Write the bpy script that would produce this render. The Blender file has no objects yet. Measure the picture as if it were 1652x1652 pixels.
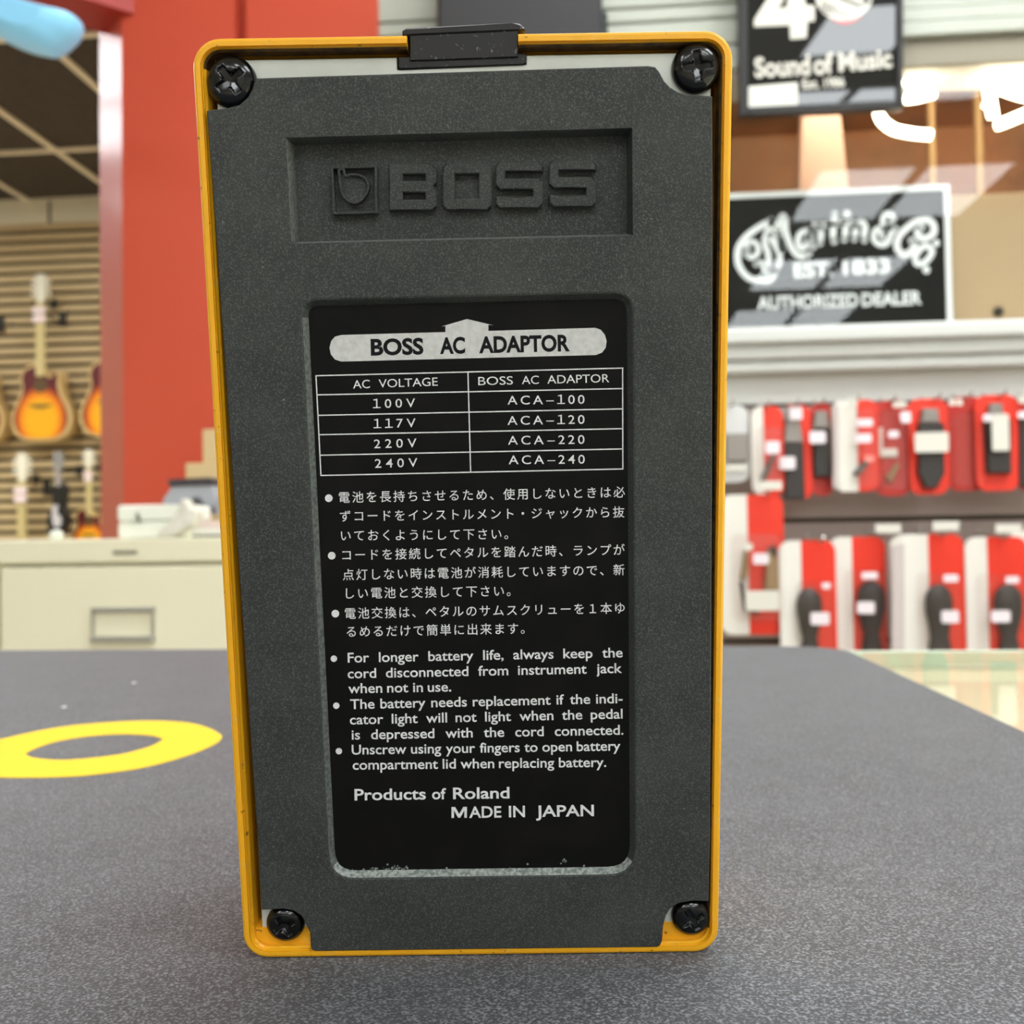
import bpy, bmesh, math, random
from mathutils import Vector, Matrix
from mathutils.geometry import tessellate_polygon

random.seed(7)
SC = bpy.context.scene
COL = SC.collection
F = 1652.0
EYE = Vector((0.0, 0.0, 1.02))

# ---------------------------------------------------------------- camera
YAW, PITCH, ROLL = math.radians(5.0), math.radians(1.5), math.radians(0.83)
fw0 = Vector((-math.sin(YAW), math.cos(YAW), 0))
R0 = Vector((math.cos(YAW), math.sin(YAW), 0))
FW = (fw0 * math.cos(PITCH) + Vector((0, 0, 1)) * math.sin(PITCH)).normalized()
U0 = R0.cross(FW)
RC = R0 * math.cos(ROLL) - U0 * math.sin(ROLL)
UC = R0 * math.sin(ROLL) + U0 * math.cos(ROLL)
cam = bpy.data.cameras.new('camera')
camo = bpy.data.objects.new('camera', cam)
COL.objects.link(camo)
cam.sensor_width = 36.0
cam.lens = 36.0
cam.clip_start = 0.01
cam.clip_end = 60
M = Matrix.Identity(4)
for i in range(3):
    M[i][0], M[i][1], M[i][2], M[i][3] = RC[i], UC[i], -FW[i], EYE[i]
camo.matrix_world = M
cam.dof.use_dof = True
cam.dof.focus_distance = 0.143
cam.dof.aperture_fstop = 34
SC.camera = camo

# ---------------------------------------------------------------- world, lights, exposure
w = bpy.data.worlds.new('world')
SC.world = w
w.use_nodes = True
w.node_tree.nodes['Background'].inputs[0].default_value = (0.9, 0.93, 1.0, 1)
w.node_tree.nodes['Background'].inputs[1].default_value = 0.35
SC.view_settings.view_transform = 'Standard'
SC.view_settings.look = 'None'
SC.view_settings.gamma = 1
SC.view_settings.use_curve_mapping = False
SC.view_settings.exposure = 0.33
LAMP = 11.0           # brightness of the ceiling light diffusers
CEIL = 3.22


# ---------------------------------------------------------------- helpers
def lin(c):
    out = []
    for v in c:
        v /= 255.0
        out.append(v / 12.92 if v <= 0.04045 else ((v + 0.055) / 1.055) ** 2.4)
    return tuple(out) + (1.0,)


def mat(name, col, rough=0.5, metal=0.0, spec=0.5, coat=0.0, emit=None, noise=None, bump=None, sheen=0.0,
        coat_rough=0.03):
    m = bpy.data.materials.new(name)
    m.use_nodes = True
    nt = m.node_tree
    b = nt.nodes['Principled BSDF']
    b.inputs['Base Color'].default_value = lin(col)
    b.inputs['Roughness'].default_value = rough
    b.inputs['Metallic'].default_value = metal
    b.inputs['Specular IOR Level'].default_value = spec
    b.inputs['Coat Weight'].default_value = coat
    b.inputs['Coat Roughness'].default_value = coat_rough
    b.inputs['Sheen Weight'].default_value = sheen
    b.inputs['Sheen Roughness'].default_value = 0.45
    if emit:
        b.inputs['Emission Color'].default_value = lin(emit[0])
        b.inputs['Emission Strength'].default_value = emit[1]
    tc = None
    if noise or bump:
        tc = nt.nodes.new('ShaderNodeTexCoord')
    if noise:      # list of (scale, detail, lo, hi, colour, amount)
        prev = None
        for (sc, det, lo, hi, c2, amt) in noise:
            n = nt.nodes.new('ShaderNodeTexNoise')
            n.inputs['Scale'].default_value = sc
            n.inputs['Detail'].default_value = det
            nt.links.new(tc.outputs['Object'], n.inputs['Vector'])
            r = nt.nodes.new('ShaderNodeMapRange')
            r.inputs['From Min'].default_value = lo
            r.inputs['From Max'].default_value = hi
            r.inputs['To Max'].default_value = amt
            nt.links.new(n.outputs['Fac'], r.inputs['Value'])
            mx = nt.nodes.new('ShaderNodeMix')
            mx.data_type = 'RGBA'
            nt.links.new(r.outputs['Result'], mx.inputs[0])
            if prev is None:
                mx.inputs[6].default_value = lin(col)
            else:
                nt.links.new(prev, mx.inputs[6])
            mx.inputs[7].default_value = lin(c2)
            prev = mx.outputs[2]
        nt.links.new(prev, b.inputs['Base Color'])
    if bump:       # (scale, strength, distance)
        n = nt.nodes.new('ShaderNodeTexNoise')
        n.inputs['Scale'].default_value = bump[0]
        n.inputs['Detail'].default_value = 3
        nt.links.new(tc.outputs['Object'], n.inputs['Vector'])
        bp = nt.nodes.new('ShaderNodeBump')
        bp.inputs['Strength'].default_value = bump[1]
        bp.inputs['Distance'].default_value = bump[2]
        nt.links.new(n.outputs['Fac'], bp.inputs['Height'])
        nt.links.new(bp.outputs['Normal'], b.inputs['Normal'])
    return m


def glass_mat(name, tint, r0=0.04, rough=0.0, graze=1.0):
    """Clear sheet: plain see-through under a reflection that grows towards grazing angles."""
    m = bpy.data.materials.new(name)
    m.use_nodes = True
    nt = m.node_tree
    nt.nodes.remove(nt.nodes['Principled BSDF'])
    out = nt.nodes['Material Output']
    geo = nt.nodes.new('ShaderNodeNewGeometry')
    dot = nt.nodes.new('ShaderNodeVectorMath')
    dot.operation = 'DOT_PRODUCT'
    nt.links.new(geo.outputs['Normal'], dot.inputs[0])
    nt.links.new(geo.outputs['Incoming'], dot.inputs[1])
    prev = dot.outputs['Value']
    for op, val, flip in (('ABSOLUTE', 0, 0), ('SUBTRACT', 1.0, 1), ('POWER', 5.0, 0), ('MULTIPLY', (1 - r0) * graze, 0), ('ADD', r0, 0)):
        n = nt.nodes.new('ShaderNodeMath')
        n.operation = op
        nt.links.new(prev, n.inputs[1 if flip else 0])
        if op != 'ABSOLUTE':
            n.inputs[0 if flip else 1].default_value = val
        prev = n.outputs[0]
    tr = nt.nodes.new('ShaderNodeBsdfTransparent')
    tr.inputs['Color'].default_value = lin(tint)
    gl = nt.nodes.new('ShaderNodeBsdfGlossy')
    gl.inputs['Roughness'].default_value = rough
    mx = nt.nodes.new('ShaderNodeMixShader')
    nt.links.new(prev, mx.inputs[0])
    nt.links.new(tr.outputs[0], mx.inputs[1])
    nt.links.new(gl.outputs[0], mx.inputs[2])
    nt.links.new(mx.outputs[0], out.inputs['Surface'])
    return m


def ray(x, y):
    return FW + RC * ((x - 826.0) / F) + UC * ((826.0 - y) / F)


def onY(x, y, Y):
    d = ray(x, y)
    return EYE + d * ((Y - EYE.y) / d.y)


def onX(x, y, X):
    d = ray(x, y)
    return EYE + d * ((X - EYE.x) / d.x)


def onZ(x, y, Z):
    d = ray(x, y)
    return EYE + d * ((Z - EYE.z) / d.z)


def xz(pts, Y):
    return [(p.x, p.z) for p in (onY(x, y, Y) for x, y in pts)]


class MB:
    """Collects shapes; build() links them as ONE mesh object."""

    def __init__(self):
        self.bm = bmesh.new()
        self.mi = 0

    def _f(self, vs, smooth=False):
        try:
            f = self.bm.faces.new(vs)
            f.material_index = self.mi
            f.smooth = smooth
            return f
        except ValueError:
            return None

    def box(self, x0, x1, y0, y1, z0, z1, bev=0.0, seg=2):
        bm = self.bm
        c = [bm.verts.new((x, y, z)) for x in (x0, x1) for y in (y0, y1) for z in (z0, z1)]
        fs = [self._f([c[i] for i in q]) for q in
              ((0, 1, 3, 2), (4, 6, 7, 5), (0, 4, 5, 1), (2, 3, 7, 6), (0, 2, 6, 4), (1, 5, 7, 3))]
        if bev > 0:
            es = set(e for f in fs for e in f.edges)
            r = bmesh.ops.bevel(bm, geom=list(es), offset=bev, segments=seg, profile=0.5, affect='EDGES')
            for f in r['faces']:
                f.material_index = self.mi
        return self

    def flat(self, loops, fn, flip=False):
        """Filled polygon with holes; fn maps (u,v) to 3D."""
        pts = [p for l in loops for p in l]
        vs = [self.bm.verts.new(fn(p[0], p[1])) for p in pts]
        for t in tessellate_polygon([[Vector((p[0], p[1], 0)) for p in l] for l in loops]):
            self._f([vs[i] for i in (reversed(t) if flip else t)])
        out, k = [], 0
        for l in loops:
            out.append(vs[k:k + len(l)])
            k += len(l)
        return out

    def strip(self, a, b, closed=True, smooth=False):
        n = len(a)
        for i in range(n if closed else n - 1):
            j = (i + 1) % n
            self._f([a[i], a[j], b[j], b[i]], smooth)

    def loop(self, pts):
        return [self.bm.verts.new(p) for p in pts]

    def prism(self, loops, f0, f1, bev=0.0, bseg=1):
        """Solid from polygon loops between two maps (front f0, back f1)."""
        a = self.flat(loops, f0)
        b = self.flat(loops, f1, True)
        for la, lb in zip(a, b):
            self.strip(la, lb)
        if bev > 0:
            es = []
            for la in a:
                for i in range(len(la)):
                    e = self.bm.edges.get((la[i], la[(i + 1) % len(la)]))
                    if e:
                        es.append(e)
            r = bmesh.ops.bevel(self.bm, geom=es, offset=bev, segments=bseg, profile=0.5, affect='EDGES')
            for f in r['faces']:
                f.material_index = self.mi
        return self

    def prism_xz(self, loops, y0, y1, bev=0.0):
        if loops and not isinstance(loops[0], list):
            loops = [loops]
        return self.prism(loops, lambda u, v: (u, y0, v), lambda u, v: (u, y1, v), bev)

    def prism_xy(self, loops, z0, z1, bev=0.0):
        if loops and not isinstance(loops[0], list):
            loops = [loops]
        return self.prism(loops, lambda u, v: (u, v, z0), lambda u, v: (u, v, z1), bev)

    def tube(self, path, r, n=10, caps=True):
        path = [Vector(p) for p in path]
        rings = []
        for i, p in enumerate(path):
            t = (path[min(i + 1, len(path) - 1)] - path[max(i - 1, 0)]).normalized()
            up = Vector((0, 0, 1)) if abs(t.z) < 0.9 else Vector((1, 0, 0))
            s = t.cross(up).normalized()
            u = s.cross(t)
            rr = r[i] if isinstance(r, (list, tuple)) else r
            rings.append(self.loop([p + (s * math.cos(2 * math.pi * k / n) + u * math.sin(2 * math.pi * k / n)) * rr
                                    for k in range(n)]))
        for a, b in zip(rings, rings[1:]):
            self.strip(a, b, smooth=True)
        if caps:
            self._f(rings[0])
            self._f(list(reversed(rings[-1])))
        return self

    def lathe(self, prof, c, n=28, sx=1.0, sy=1.0, axis='z'):
        rings = []
        for r, h in prof:
            pts = []
            for k in range(n):
                a = 2 * math.pi * k / n
                u, v = r * sx * math.cos(a), r * sy * math.sin(a)
                if axis == 'z':
                    pts.append((c[0] + u, c[1] + v, c[2] + h))
                else:
                    pts.append((c[0] + u, c[1] + h, c[2] + v))
            rings.append(self.loop(pts))
        for a, b in zip(rings, rings[1:]):
            self.strip(a, b, smooth=True)
        self._f(rings[0], True)
        self._f(list(reversed(rings[-1])), True)
        return self

    def ribbon(self, pts, hw, fn, close=False):
        """Flat brush stroke of half width hw in 2D, mapped by fn."""
        pts = spline(pts, close)
        n = len(pts)
        L, Rr = [], []
        for i, p in enumerate(pts):
            q0 = pts[(i - 1) % n] if close else pts[max(i - 1, 0)]
            q1 = pts[(i + 1) % n] if close else pts[min(i + 1, n - 1)]
            dx, dy = q1[0] - q0[0], q1[1] - q0[1]
            d = math.hypot(dx, dy) or 1
            nx, ny = -dy / d * hw, dx / d * hw
            L.append(fn(p[0] + nx, p[1] + ny))
            Rr.append(fn(p[0] - nx, p[1] - ny))
        self.strip(self.loop(L), self.loop(Rr), closed=close)
        if not close:
            for e in (pts[0], pts[-1]):
                self.disc(e, hw, fn)
        return self

    def disc(self, c, r, fn, n=18, ry=None):
        ry = ry or r
        self._f(self.loop([fn(c[0] + r * math.cos(2 * math.pi * k / n), c[1] + ry * math.sin(2 * math.pi * k / n))
                           for k in range(n)]))
        return self

    def add_mesh(self, me, fn):
        vs = [self.bm.verts.new(fn(v.co.x, v.co.y)) for v in me.vertices]
        for p in me.polygons:
            self._f([vs[i] for i in p.vertices])

    def build(self, name, m, parent=None, smooth=None, recalc=True):
        if recalc:
            bmesh.ops.recalc_face_normals(self.bm, faces=self.bm.faces[:])
        me = bpy.data.meshes.new(name)
        self.bm.to_mesh(me)
        self.bm.free()
        for mm in (m if isinstance(m, (list, tuple)) else [m]):
            me.materials.append(mm)
        if smooth:
            for p in me.polygons:
                p.use_smooth = True
        o = bpy.data.objects.new(name, me)
        COL.objects.link(o)
        if parent is not None:
            o.parent = parent
        return o


def spline(pts, close=False, k=6):
    if len(pts) < 3:
        return list(pts)
    out = []
    n = len(pts)
    for i in range(n if close else n - 1):
        p0 = pts[(i - 1) % n] if close else pts[max(i - 1, 0)]
        p1 = pts[i]
        p2 = pts[(i + 1) % n]
        p3 = pts[(i + 2) % n] if close else pts[min(i + 2, n - 1)]
        for j in range(k):
            t = j / k
            out.append(tuple(0.5 * (2 * b + (c - a) * t + (2 * a - 5 * b + 4 * c - d) * t * t +
                                    (3 * b - a - 3 * c + d) * t ** 3) for a, b, c, d in zip(p0, p1, p2, p3)))
    if not close:
        out.append(tuple(pts[-1]))
    return out


def rrect(x0, x1, z0, z1, r, n=8):
    out = []
    for cx, cz, a0 in ((x1 - r, z1 - r, 0), (x0 + r, z1 - r, 90), (x0 + r, z0 + r, 180), (x1 - r, z0 + r, 270)):
        for k in range(n + 1):
            a = math.radians(a0 + 90.0 * k / n)
            out.append((cx + r * math.cos(a), cz + r * math.sin(a)))
    return out


def tag(o, label=None, cat=None, group=None, kind=None):
    if label:
        o['label'] = label
    if cat:
        o['category'] = cat
    if group:
        o['group'] = group
    if kind:
        o['kind'] = kind
    return o


def empty(name, loc, label, cat, group=None):
    o = bpy.data.objects.new(name, None)
    o.empty_display_size = 0.02
    o.location = loc
    COL.objects.link(o)
    return tag(o, label, cat, group)


def rel(child, root):
    """Child mesh was built in world coordinates: keep it there under its root."""
    child.parent = root
    child.matrix_parent_inverse = Matrix.Translation(-Vector(root.location))
    return child


# text -> flat meshes from the built-in font
_TX = {}


def glyphs(s, bold=0.0):
    key = (s, bold)
    if key not in _TX:
        c = bpy.data.curves.new('t', 'FONT')
        c.body = s
        c.size = 1.0
        c.offset = bold
        c.resolution_u = 4
        o = bpy.data.objects.new('t', c)
        COL.objects.link(o)
        bpy.context.view_layer.update()
        me = bpy.data.meshes.new_from_object(o.evaluated_get(bpy.context.evaluated_depsgraph_get()))
        bpy.data.objects.remove(o)
        bpy.data.curves.remove(c)
        _TX[key] = me
    return _TX[key]


CAP = 0.70   # cap height of the built-in font at size 1 (measured below)
_m = glyphs('H')
CAP = max(v.co.y for v in _m.vertices)


def word(mb, s, p0, p1, cap, fn, bold=0.0, track=False, natural=False, sx=1.0):
    """Word s on a baseline from p0 to p1 (2D px, y down), cap height px, mapped by fn(px,py)."""
    p0, p1 = Vector(p0), Vector(p1)
    L = (p1 - p0).length
    d = (p1 - p0) / L
    n = Vector((d.y, -d.x))      # up in px space
    k = cap / CAP
    if track and len(s) > 1:
        ms = [glyphs(ch, bold) for ch in s]
        ext = [(min(v.co.x for v in m.vertices), max(v.co.x for v in m.vertices)) for m in ms]
        h_ = k
        k = k * sx
        tot = sum(e[1] - e[0] for e in ext) * k
        gap = (L - tot) / (len(s) - 1)
        x = 0.0
        for m, e in zip(ms, ext):
            mb.add_mesh(m, lambda u, v, x=x, e=e: fn(*(p0 + d * (x + (u - e[0]) * k) + n * (v * h_))))
            x += (e[1] - e[0]) * k + gap
        return
    m = glyphs(s, bold)
    a, b = min(v.co.x for v in m.vertices), max(v.co.x for v in m.vertices)
    kx = k if natural else L / (b - a)
    mb.add_mesh(m, lambda u, v: fn(*(p0 + d * ((u - a) * kx) + n * (v * k))))


def width(s, bold=0.0):
    m = glyphs(s, bold)
    return max(v.co.x for v in m.vertices) - min(v.co.x for v in m.vertices)


def justified(mb, line, p0, p1, cap, fn, bold=0.0, sq=1.0):
    ws = line.split()
    p0, p1 = Vector(p0), Vector(p1)
    L = (p1 - p0).length
    d = (p1 - p0) / L
    k = cap / CAP * sq
    wd = [width(s, bold) * k for s in ws]
    gap = (L - sum(wd)) / max(1, len(ws) - 1)
    x = 0
    for s, wl in zip(ws, wd):
        word(mb, s, p0 + d * x, p0 + d * (x + wl), cap, fn, bold)
        x += wl + gap


def cjk(mb, line, p0, p1, em, fn, bold=0.0):
    """Characters on an even grid; p0,p1 are the line's mid-height ends."""
    p0, p1 = Vector(p0), Vector(p1)
    L = (p1 - p0).length
    d = (p1 - p0) / L
    n = Vector((d.y, -d.x))
    cell = L / len(line)
    for i, ch in enumerate(line):
        o = p0 + d * (i * cell + (cell - em) / 2) - n * (em * 0.38)
        mb.add_mesh(glyphs(ch, bold), lambda u, v: fn(*(o + d * (u * em) + n * (v * em))))


# ---------------------------------------------------------------- materials
M_white = mat('white_paint', (214, 214, 208), 0.55, bump=(40, 0.1, 0.002))
M_trim = mat('white_gloss_trim', (212, 213, 208), 0.4)
M_floor = mat('grey_floor', (168, 160, 146), 0.5, noise=[(3, 4, 0.3, 0.7, (180, 172, 158), 1)])
M_ceil = mat('pale_ceiling', (215, 213, 205), 0.8)
M_tile = mat('dark_ceiling_tile', (74, 64, 52), 0.9, noise=[(30, 3, 0.35, 0.7, (62, 54, 44), 1)])
M_grid = mat('cream_grid_bar', (250, 236, 206), 0.5)
M_slat = mat('tan_slat', (212, 188, 140), 0.6, noise=[(1.3, 3, 0.35, 0.65, (198, 172, 124), 1)])
M_groove = mat('slat_groove', (70, 60, 42), 0.8)
M_cream = mat('cream_wall_paint', (236, 228, 198), 0.7)
M_red = mat('red_paint', (206, 86, 62), 0.5, spec=0.2, coat=0.1, coat_rough=0.2, noise=[(1.2, 2, 0.35, 0.65, (200, 80, 58), 1)])
M_redd = mat('deep_red_paint', (168, 36, 18), 0.5)
M_brown = mat('brown_timber_panel', (178, 140, 104), 0.6,
              noise=[(2.2, 3, 0.35, 0.62, (162, 108, 68), 1), (5, 3, 0.45, 0.7, (120, 86, 60), 0.8)])
M_gslat = mat('grey_slat', (150, 135, 126), 0.6, noise=[(3, 2, 0.35, 0.65, (164, 152, 144), 1)])
M_diff = mat('light_diffuser', (255, 250, 240), 0.6, emit=((243, 249, 253), LAMP))
M_whitem = mat('white_metal', (220, 220, 215), 0.4)
M_pane = glass_mat('window_glass', (250, 251, 250), 0.018)
M_top = glass_mat('green_counter_glass', (246, 249, 243), 0.03, 0.0, 0.6)
M_blister = glass_mat('clear_blister', (255, 253, 253), 0.055, 0.10, 0.9)

# ================================================================ the room
YW = 2.0            # shop wall carrying the slatwall, the window and the packages
YF = 6.15           # far guitar wall
XL, XR, YB = -6.5, 4.5, -8.0
o = MB().box(XL, XR, YB, YF + 0.3, -0.1, 0.0).build('floor', M_floor)
tag(o, 'grey shop floor', None, kind='structure')
o = MB().box(XL - 0.1, XL, YB, YF + 0.3, 0, CEIL).build('wall_left', M_cream)
tag(o, kind='structure')
o = MB().box(XR, XR + 0.1, YB, YF + 0.3, 0, CEIL).build('wall_right', M_white)
tag(o, kind='structure')
o = MB().box(XL, XR, YB - 0.1, YB, 0, CEIL).build('wall_back', M_white)
tag(o, kind='structure')

# ceiling: pale over the shop front, dark tiles with cream grid over the guitar room
xs_edge = -0.75
tz = CEIL
mb = MB()
mb.box(XL, XR, YB, 1.9, CEIL, CEIL + 0.1)
mb.mi = 1
mb.box(XL, XR, 1.9, YF + 0.3, CEIL, CEIL + 0.1)
mb.mi = 2
g0 = onZ(90, 241, CEIL)      # a crossing of the grid
for k in range(-4, 3):
    y = g0.y + k * 1.22
    if 1.95 < y < YF:
        mb.box(XL, -0.6, y - 0.017, y + 0.017, CEIL - 0.012, CEIL + 0.01)
for k in range(-6, 8):
    x = g0.x + k * 0.61
    if x < -0.6:
        mb.box(x - 0.017, x + 0.017, 1.95, YF, CEIL - 0.0125, CEIL + 0.01)
o = mb.build('ceiling', [M_ceil, M_tile, M_grid])
tag(o, 'ceiling with dark tiles and cream grid over the guitar room', None, kind='structure')

# far wall: cream band over a tan slatwall
mb = MB()
zt = onY(80, 360, YF).z
mb.box(XL, XR, YF, YF + 0.2, zt, CEIL)
mb.mi = 1
mb.box(XL, XR, YF + 0.03, YF + 0.2, 0, zt)
mb.mi = 2
z = zt
pitch = 0.0655
while z > 0.06:
    mb.box(XL, XR, YF - 0.004, YF + 0.03, z - pitch * 0.62, z)
    z -= pitch
mb.mi = 1
xs = onY(80, 330, YF).x
mb.box(xs - 0.008, xs + 0.008, YF - 0.003, YF + 0.01, zt, CEIL - 0.02)
o = mb.build('wall_far', [M_cream, M_groove, M_slat])
tag(o, kind='structure')

# shop wall at YW with a display window
xw0 = onY(600, 400, YW).x
zo0, zo1 = onY(1400, 522, YW).z, onY(1400, 112, YW).z
xo0 = onY(1152, 400, YW).x
xo1 = 1.75
mb = MB()
mb.box(xw0, xo0, YW, YW + 0.12, 0, CEIL)
mb.box(xo1, XR, YW, YW + 0.12, 0, CEIL)
mb.box(xo0, xo1, YW, YW + 0.12, zo1, CEIL)
zs = onY(1400, 647, YW).z
mb.box(xo0, xo1, YW, YW + 0.12, zs, zo0)
mb.mi = 1
mb.box(xo0, xo1, YW + 0.012, YW + 0.12, 0, zs)
mb.mi = 2
zg = onY(1400, 842, YW).z
zz = [zs, zg + 0.011]
h = zs - zg
k = 0
ztop = zs - 0.006
while ztop > 0.1:
    zb = max(0.05, zg - k * h + 0.010) if k >= 0 else 0
    mb.box(xo0, xo1, YW, YW + 0.012, zb, ztop)
    ztop = zb - 0.010
    k += 1
o = mb.build('wall_shop', [M_white, M_groove, M_gslat])
tag(o, kind='structure')
# white boards over and beside the window
mb = MB()
M_board = mat('pale_grey_board', (182, 185, 172), 0.4)
for (ya, yb, dep) in ((-60, 5, 0.012), (8, 30, 0.02), (33, 56, 0.028)):
    za, zb = onY(1560, ya, YW - 0.02).z, onY(1560, yb, YW - 0.02).z
    mb.box(onY(1190, 50, YW).x, XR, YW - dep, YW, zb, za, 0.003)
o = mb.build('trim_1', M_board)
tag(o, kind='structure')
M_tanb = mat('tan_board', (146, 138, 120), 0.6)
za, zb = onY(1560, 58, YW - 0.02).z, onY(1560, 101, YW - 0.02).z
o = MB().box(onY(1190, 50, YW).x, XR, YW - 0.014, YW, zb, za, 0.003).build('trim_2', M_tanb)
tag(o, kind='structure')
# boards of the white wall seen above the pedal
mb = MB()
for (ya, yb) in ((-60, 8), (10, 32), (34, 75), (77, 118)):
    za, zb = onY(1050, ya, YW - 0.02).z, onY(1050, yb - 2, YW - 0.02).z
    mb.box(xw0 + 0.005, onY(1190, 50, YW).x - 0.001, YW - 0.012, YW, zb, za, 0.003)
o = mb.build('trim_3', M_board)
tag(o, kind='structure')
# ledge mouldings under the window
mb = MB()
for (ya, yb, dep) in ((522, 548, 0.055), (550, 574, 0.04), (576, 596, 0.03)):
    za, zb = onY(1400, ya, YW - dep).z, onY(1400, yb, YW - dep).z
    mb.box(xo0 - 0.1, XR, YW - dep, YW, zb, za, 0.006)
o = mb.build('trim_4', M_trim)
tag(o, kind='structure')
# recess behind the window
mb = MB()
yb_ = YW + 0.75
mb.box(xo0 - 0.3, xo1 + 0.3, yb_, yb_ + 0.03, zo0 - 0.1, zo1 + 0.2)
mb.box(xo0 - 0.33, xo0 - 0.3, YW + 0.12, yb_ + 0.03, zo0 - 0.1, zo1 + 0.2)
mb.box(xo1 + 0.3, xo1 + 0.33, YW + 0.12, yb_ + 0.03, zo0 - 0.1, zo1 + 0.2)
mb.box(xo0 - 0.3, xo1 + 0.3, YW + 0.12, yb_, zo1 + 0.17, zo1 + 0.2)
mb.mi = 1
mb.box(xo0 - 0.3, xo1 + 0.3, YW + 0.12, yb_, zo0 - 0.03, zo0)
o = mb.build('wall_niche', [M_brown, M_trim])
tag(o, kind='structure')
o = MB().box(xo0, xo1, YW + 0.004, YW + 0.010, zo0, zo1).build('window_1', M_pane)
tag(o, kind='structure')

# red pillar with a chamfered corner, and a second red panel beside it
YP = 1.98
xa = onY(163, 500, YP + 0.1).x
xb = onY(198, 500, YP).x
xc = onY(378, 60, YP).x
mb = MB()
mb.prism_xy([(xa, YP + (xb - xa)), (xb, YP), (xc, YP), (xc, YP + 0.5), (xa, YP + 0.5)], 0, CEIL)
M_redg = mat('glossy_red_paint', (206, 86, 62), 0.5, spec=0.2, coat=0.28, coat_rough=0.13)
o = mb.build('pillar', [M_red, M_redg])
for p_ in o.data.polygons:      # the chamfered corner carries a glossier coat
    if abs(p_.normal.z) < 0.1 and abs(abs(p_.normal.x) - abs(p_.normal.y)) < 0.3:
        p_.material_index = 1
tag(o, kind='structure')
xd, xe = onY(395, 60, YP).x, onY(610, 40, YP).x
mb = MB()
mb.box(xd, xe, YP, YP + 0.3, 0, CEIL, 0.004)
mb.box(xc - 0.005, xd + 0.01, YP + 0.03, YP + 0.3, 0, CEIL)
o = mb.build('wall_red_panel', M_red)
tag(o, kind='structure')
# red beam running from the chamfer towards the left of the shop
c0 = Vector(((xa + xb) / 2, YP + (xb - xa) / 2, 0))
bd = Vector((-0.72, -0.69, 0)).normalized()
bn = Vector((bd.y, -bd.x, 0))
zbm = onY(172, 46, c0.y).z
mb = MB()
for s, m_ in ((0, 0),):
    a = c0 + bn * 0.03 - bd * 0.02
    b = c0 - bn * 0.09 - bd * 0.02
    c = b + bd * 3.6
    d = a + bd * 3.6
    mb.prism_xy([(a.x, a.y), (b.x, b.y), (c.x, c.y), (d.x, d.y)], zbm, CEIL - 0.002)
o = mb.build('beam', M_redd)
tag(o, kind='structure')

# ceiling lights (each with frame and glowing diffuser)
NL = [0]


def troffer(x, y, sx, sy, label, grp):
    r = empty('ceiling_light', (x, y, CEIL), label, 'ceiling light', grp)
    mb = MB()
    t = 0.025
    for b in ((-sx / 2 - t, sx / 2 + t, -sy / 2 - t, -sy / 2), (-sx / 2 - t, sx / 2 + t, sy / 2, sy / 2 + t),
              (-sx / 2 - t, -sx / 2, -sy / 2, sy / 2), (sx / 2, sx / 2 + t, -sy / 2, sy / 2)):
        mb.box(b[0], b[1], b[2], b[3], -0.03, 0.002)
    mb.build('frame', M_whitem, r)
    MB().box(-sx / 2, sx / 2, -sy / 2, sy / 2, -0.02, -0.012).build('diffuser', M_diff, r)
    return r


LG = 'recessed ceiling light panels above the shop counter'
LL = 'white rectangular light panel in the shop ceiling, mirrored in the display window glass'
for yy in (-0.75, -2.7, -4.7, -6.5):
    for x, sx in ((1.62, 0.56), (2.22, 0.5)):
        troffer(x, yy, sx, 1.0, LL, LG)
L2 = 'rectangular light panel out of view in the shop ceiling, some added for brightness'
for x, y in ((2.0, 0.95), (0.1, 0.85), (1.0, 0.85), (-1.9, -2.7), (0.5, -2.7), (-0.2, -5.2), (-1.2, -4.7), (-2.6, -4.2)):  # final pair added at the back to brighten the cabinet
    troffer(x, y, 0.58, 1.16, L2, LG)
L3 = 'unseen light panel in the dark tiled guitar room ceiling, some added to brighten it'
for x, y in ((-1.2, 5.7), (-1.2, 4.3), (-2.8, 3.45), (-3.45, 3.45), (-4.1, 3.45), (-1.2, 3.1), (-0.75, 5.2), (-5.2, 5.4), (-5.4, 3.4)):  # several of these added out of view to brighten the guitar room
    troffer(x, y, 0.56, 1.14, L3, 'guitar room ceiling lights')

# ================================================================ the pedal
ax = Vector((0.9998899, -0.01447742, -0.00325318))
bx_ = Vector((0.02129556, 0.9887704, 0.14791752))
ax.normalize()
bx_ = (bx_ - ax * ax.dot(bx_)).normalized()
nx_ = ax.cross(bx_)
S = 0.070 / 0.0730
tl = Vector((-0.04324162, -0.06377722, 0.13790572)) * S
PW, PH = 0.070, 0.1285


def c2w(v):      # camera coordinates (x right, y down, z forward) to world direction
    return RC * v.x - UC * v.y + FW * v.z


AX, BX, NX = c2w(ax), c2w(bx_), c2w(nx_)
P0 = EYE + c2w(tl) + AX * (PW / 2) + BX * PH
MATZ = P0.z - 0.0001
PM = Matrix.Identity(4)
for i in range(3):
    PM[i][0], PM[i][1], PM[i][2], PM[i][3] = AX[i], NX[i], -BX[i], P0[i]
PMI = PM.inverted()
eyeL = PMI @ EYE


def P(x, y, dep):
    """Pixel to pedal coordinates on the plane dep metres behind the rim plane."""
    d = PMI.to_3x3() @ ray(x, y)
    p = eyeL + d * ((dep - eyeL.y) / d.y)
    return (p.x, p.z)


def PP(pts, dep):
    return [P(x, y, dep) for x, y in pts]


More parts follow.
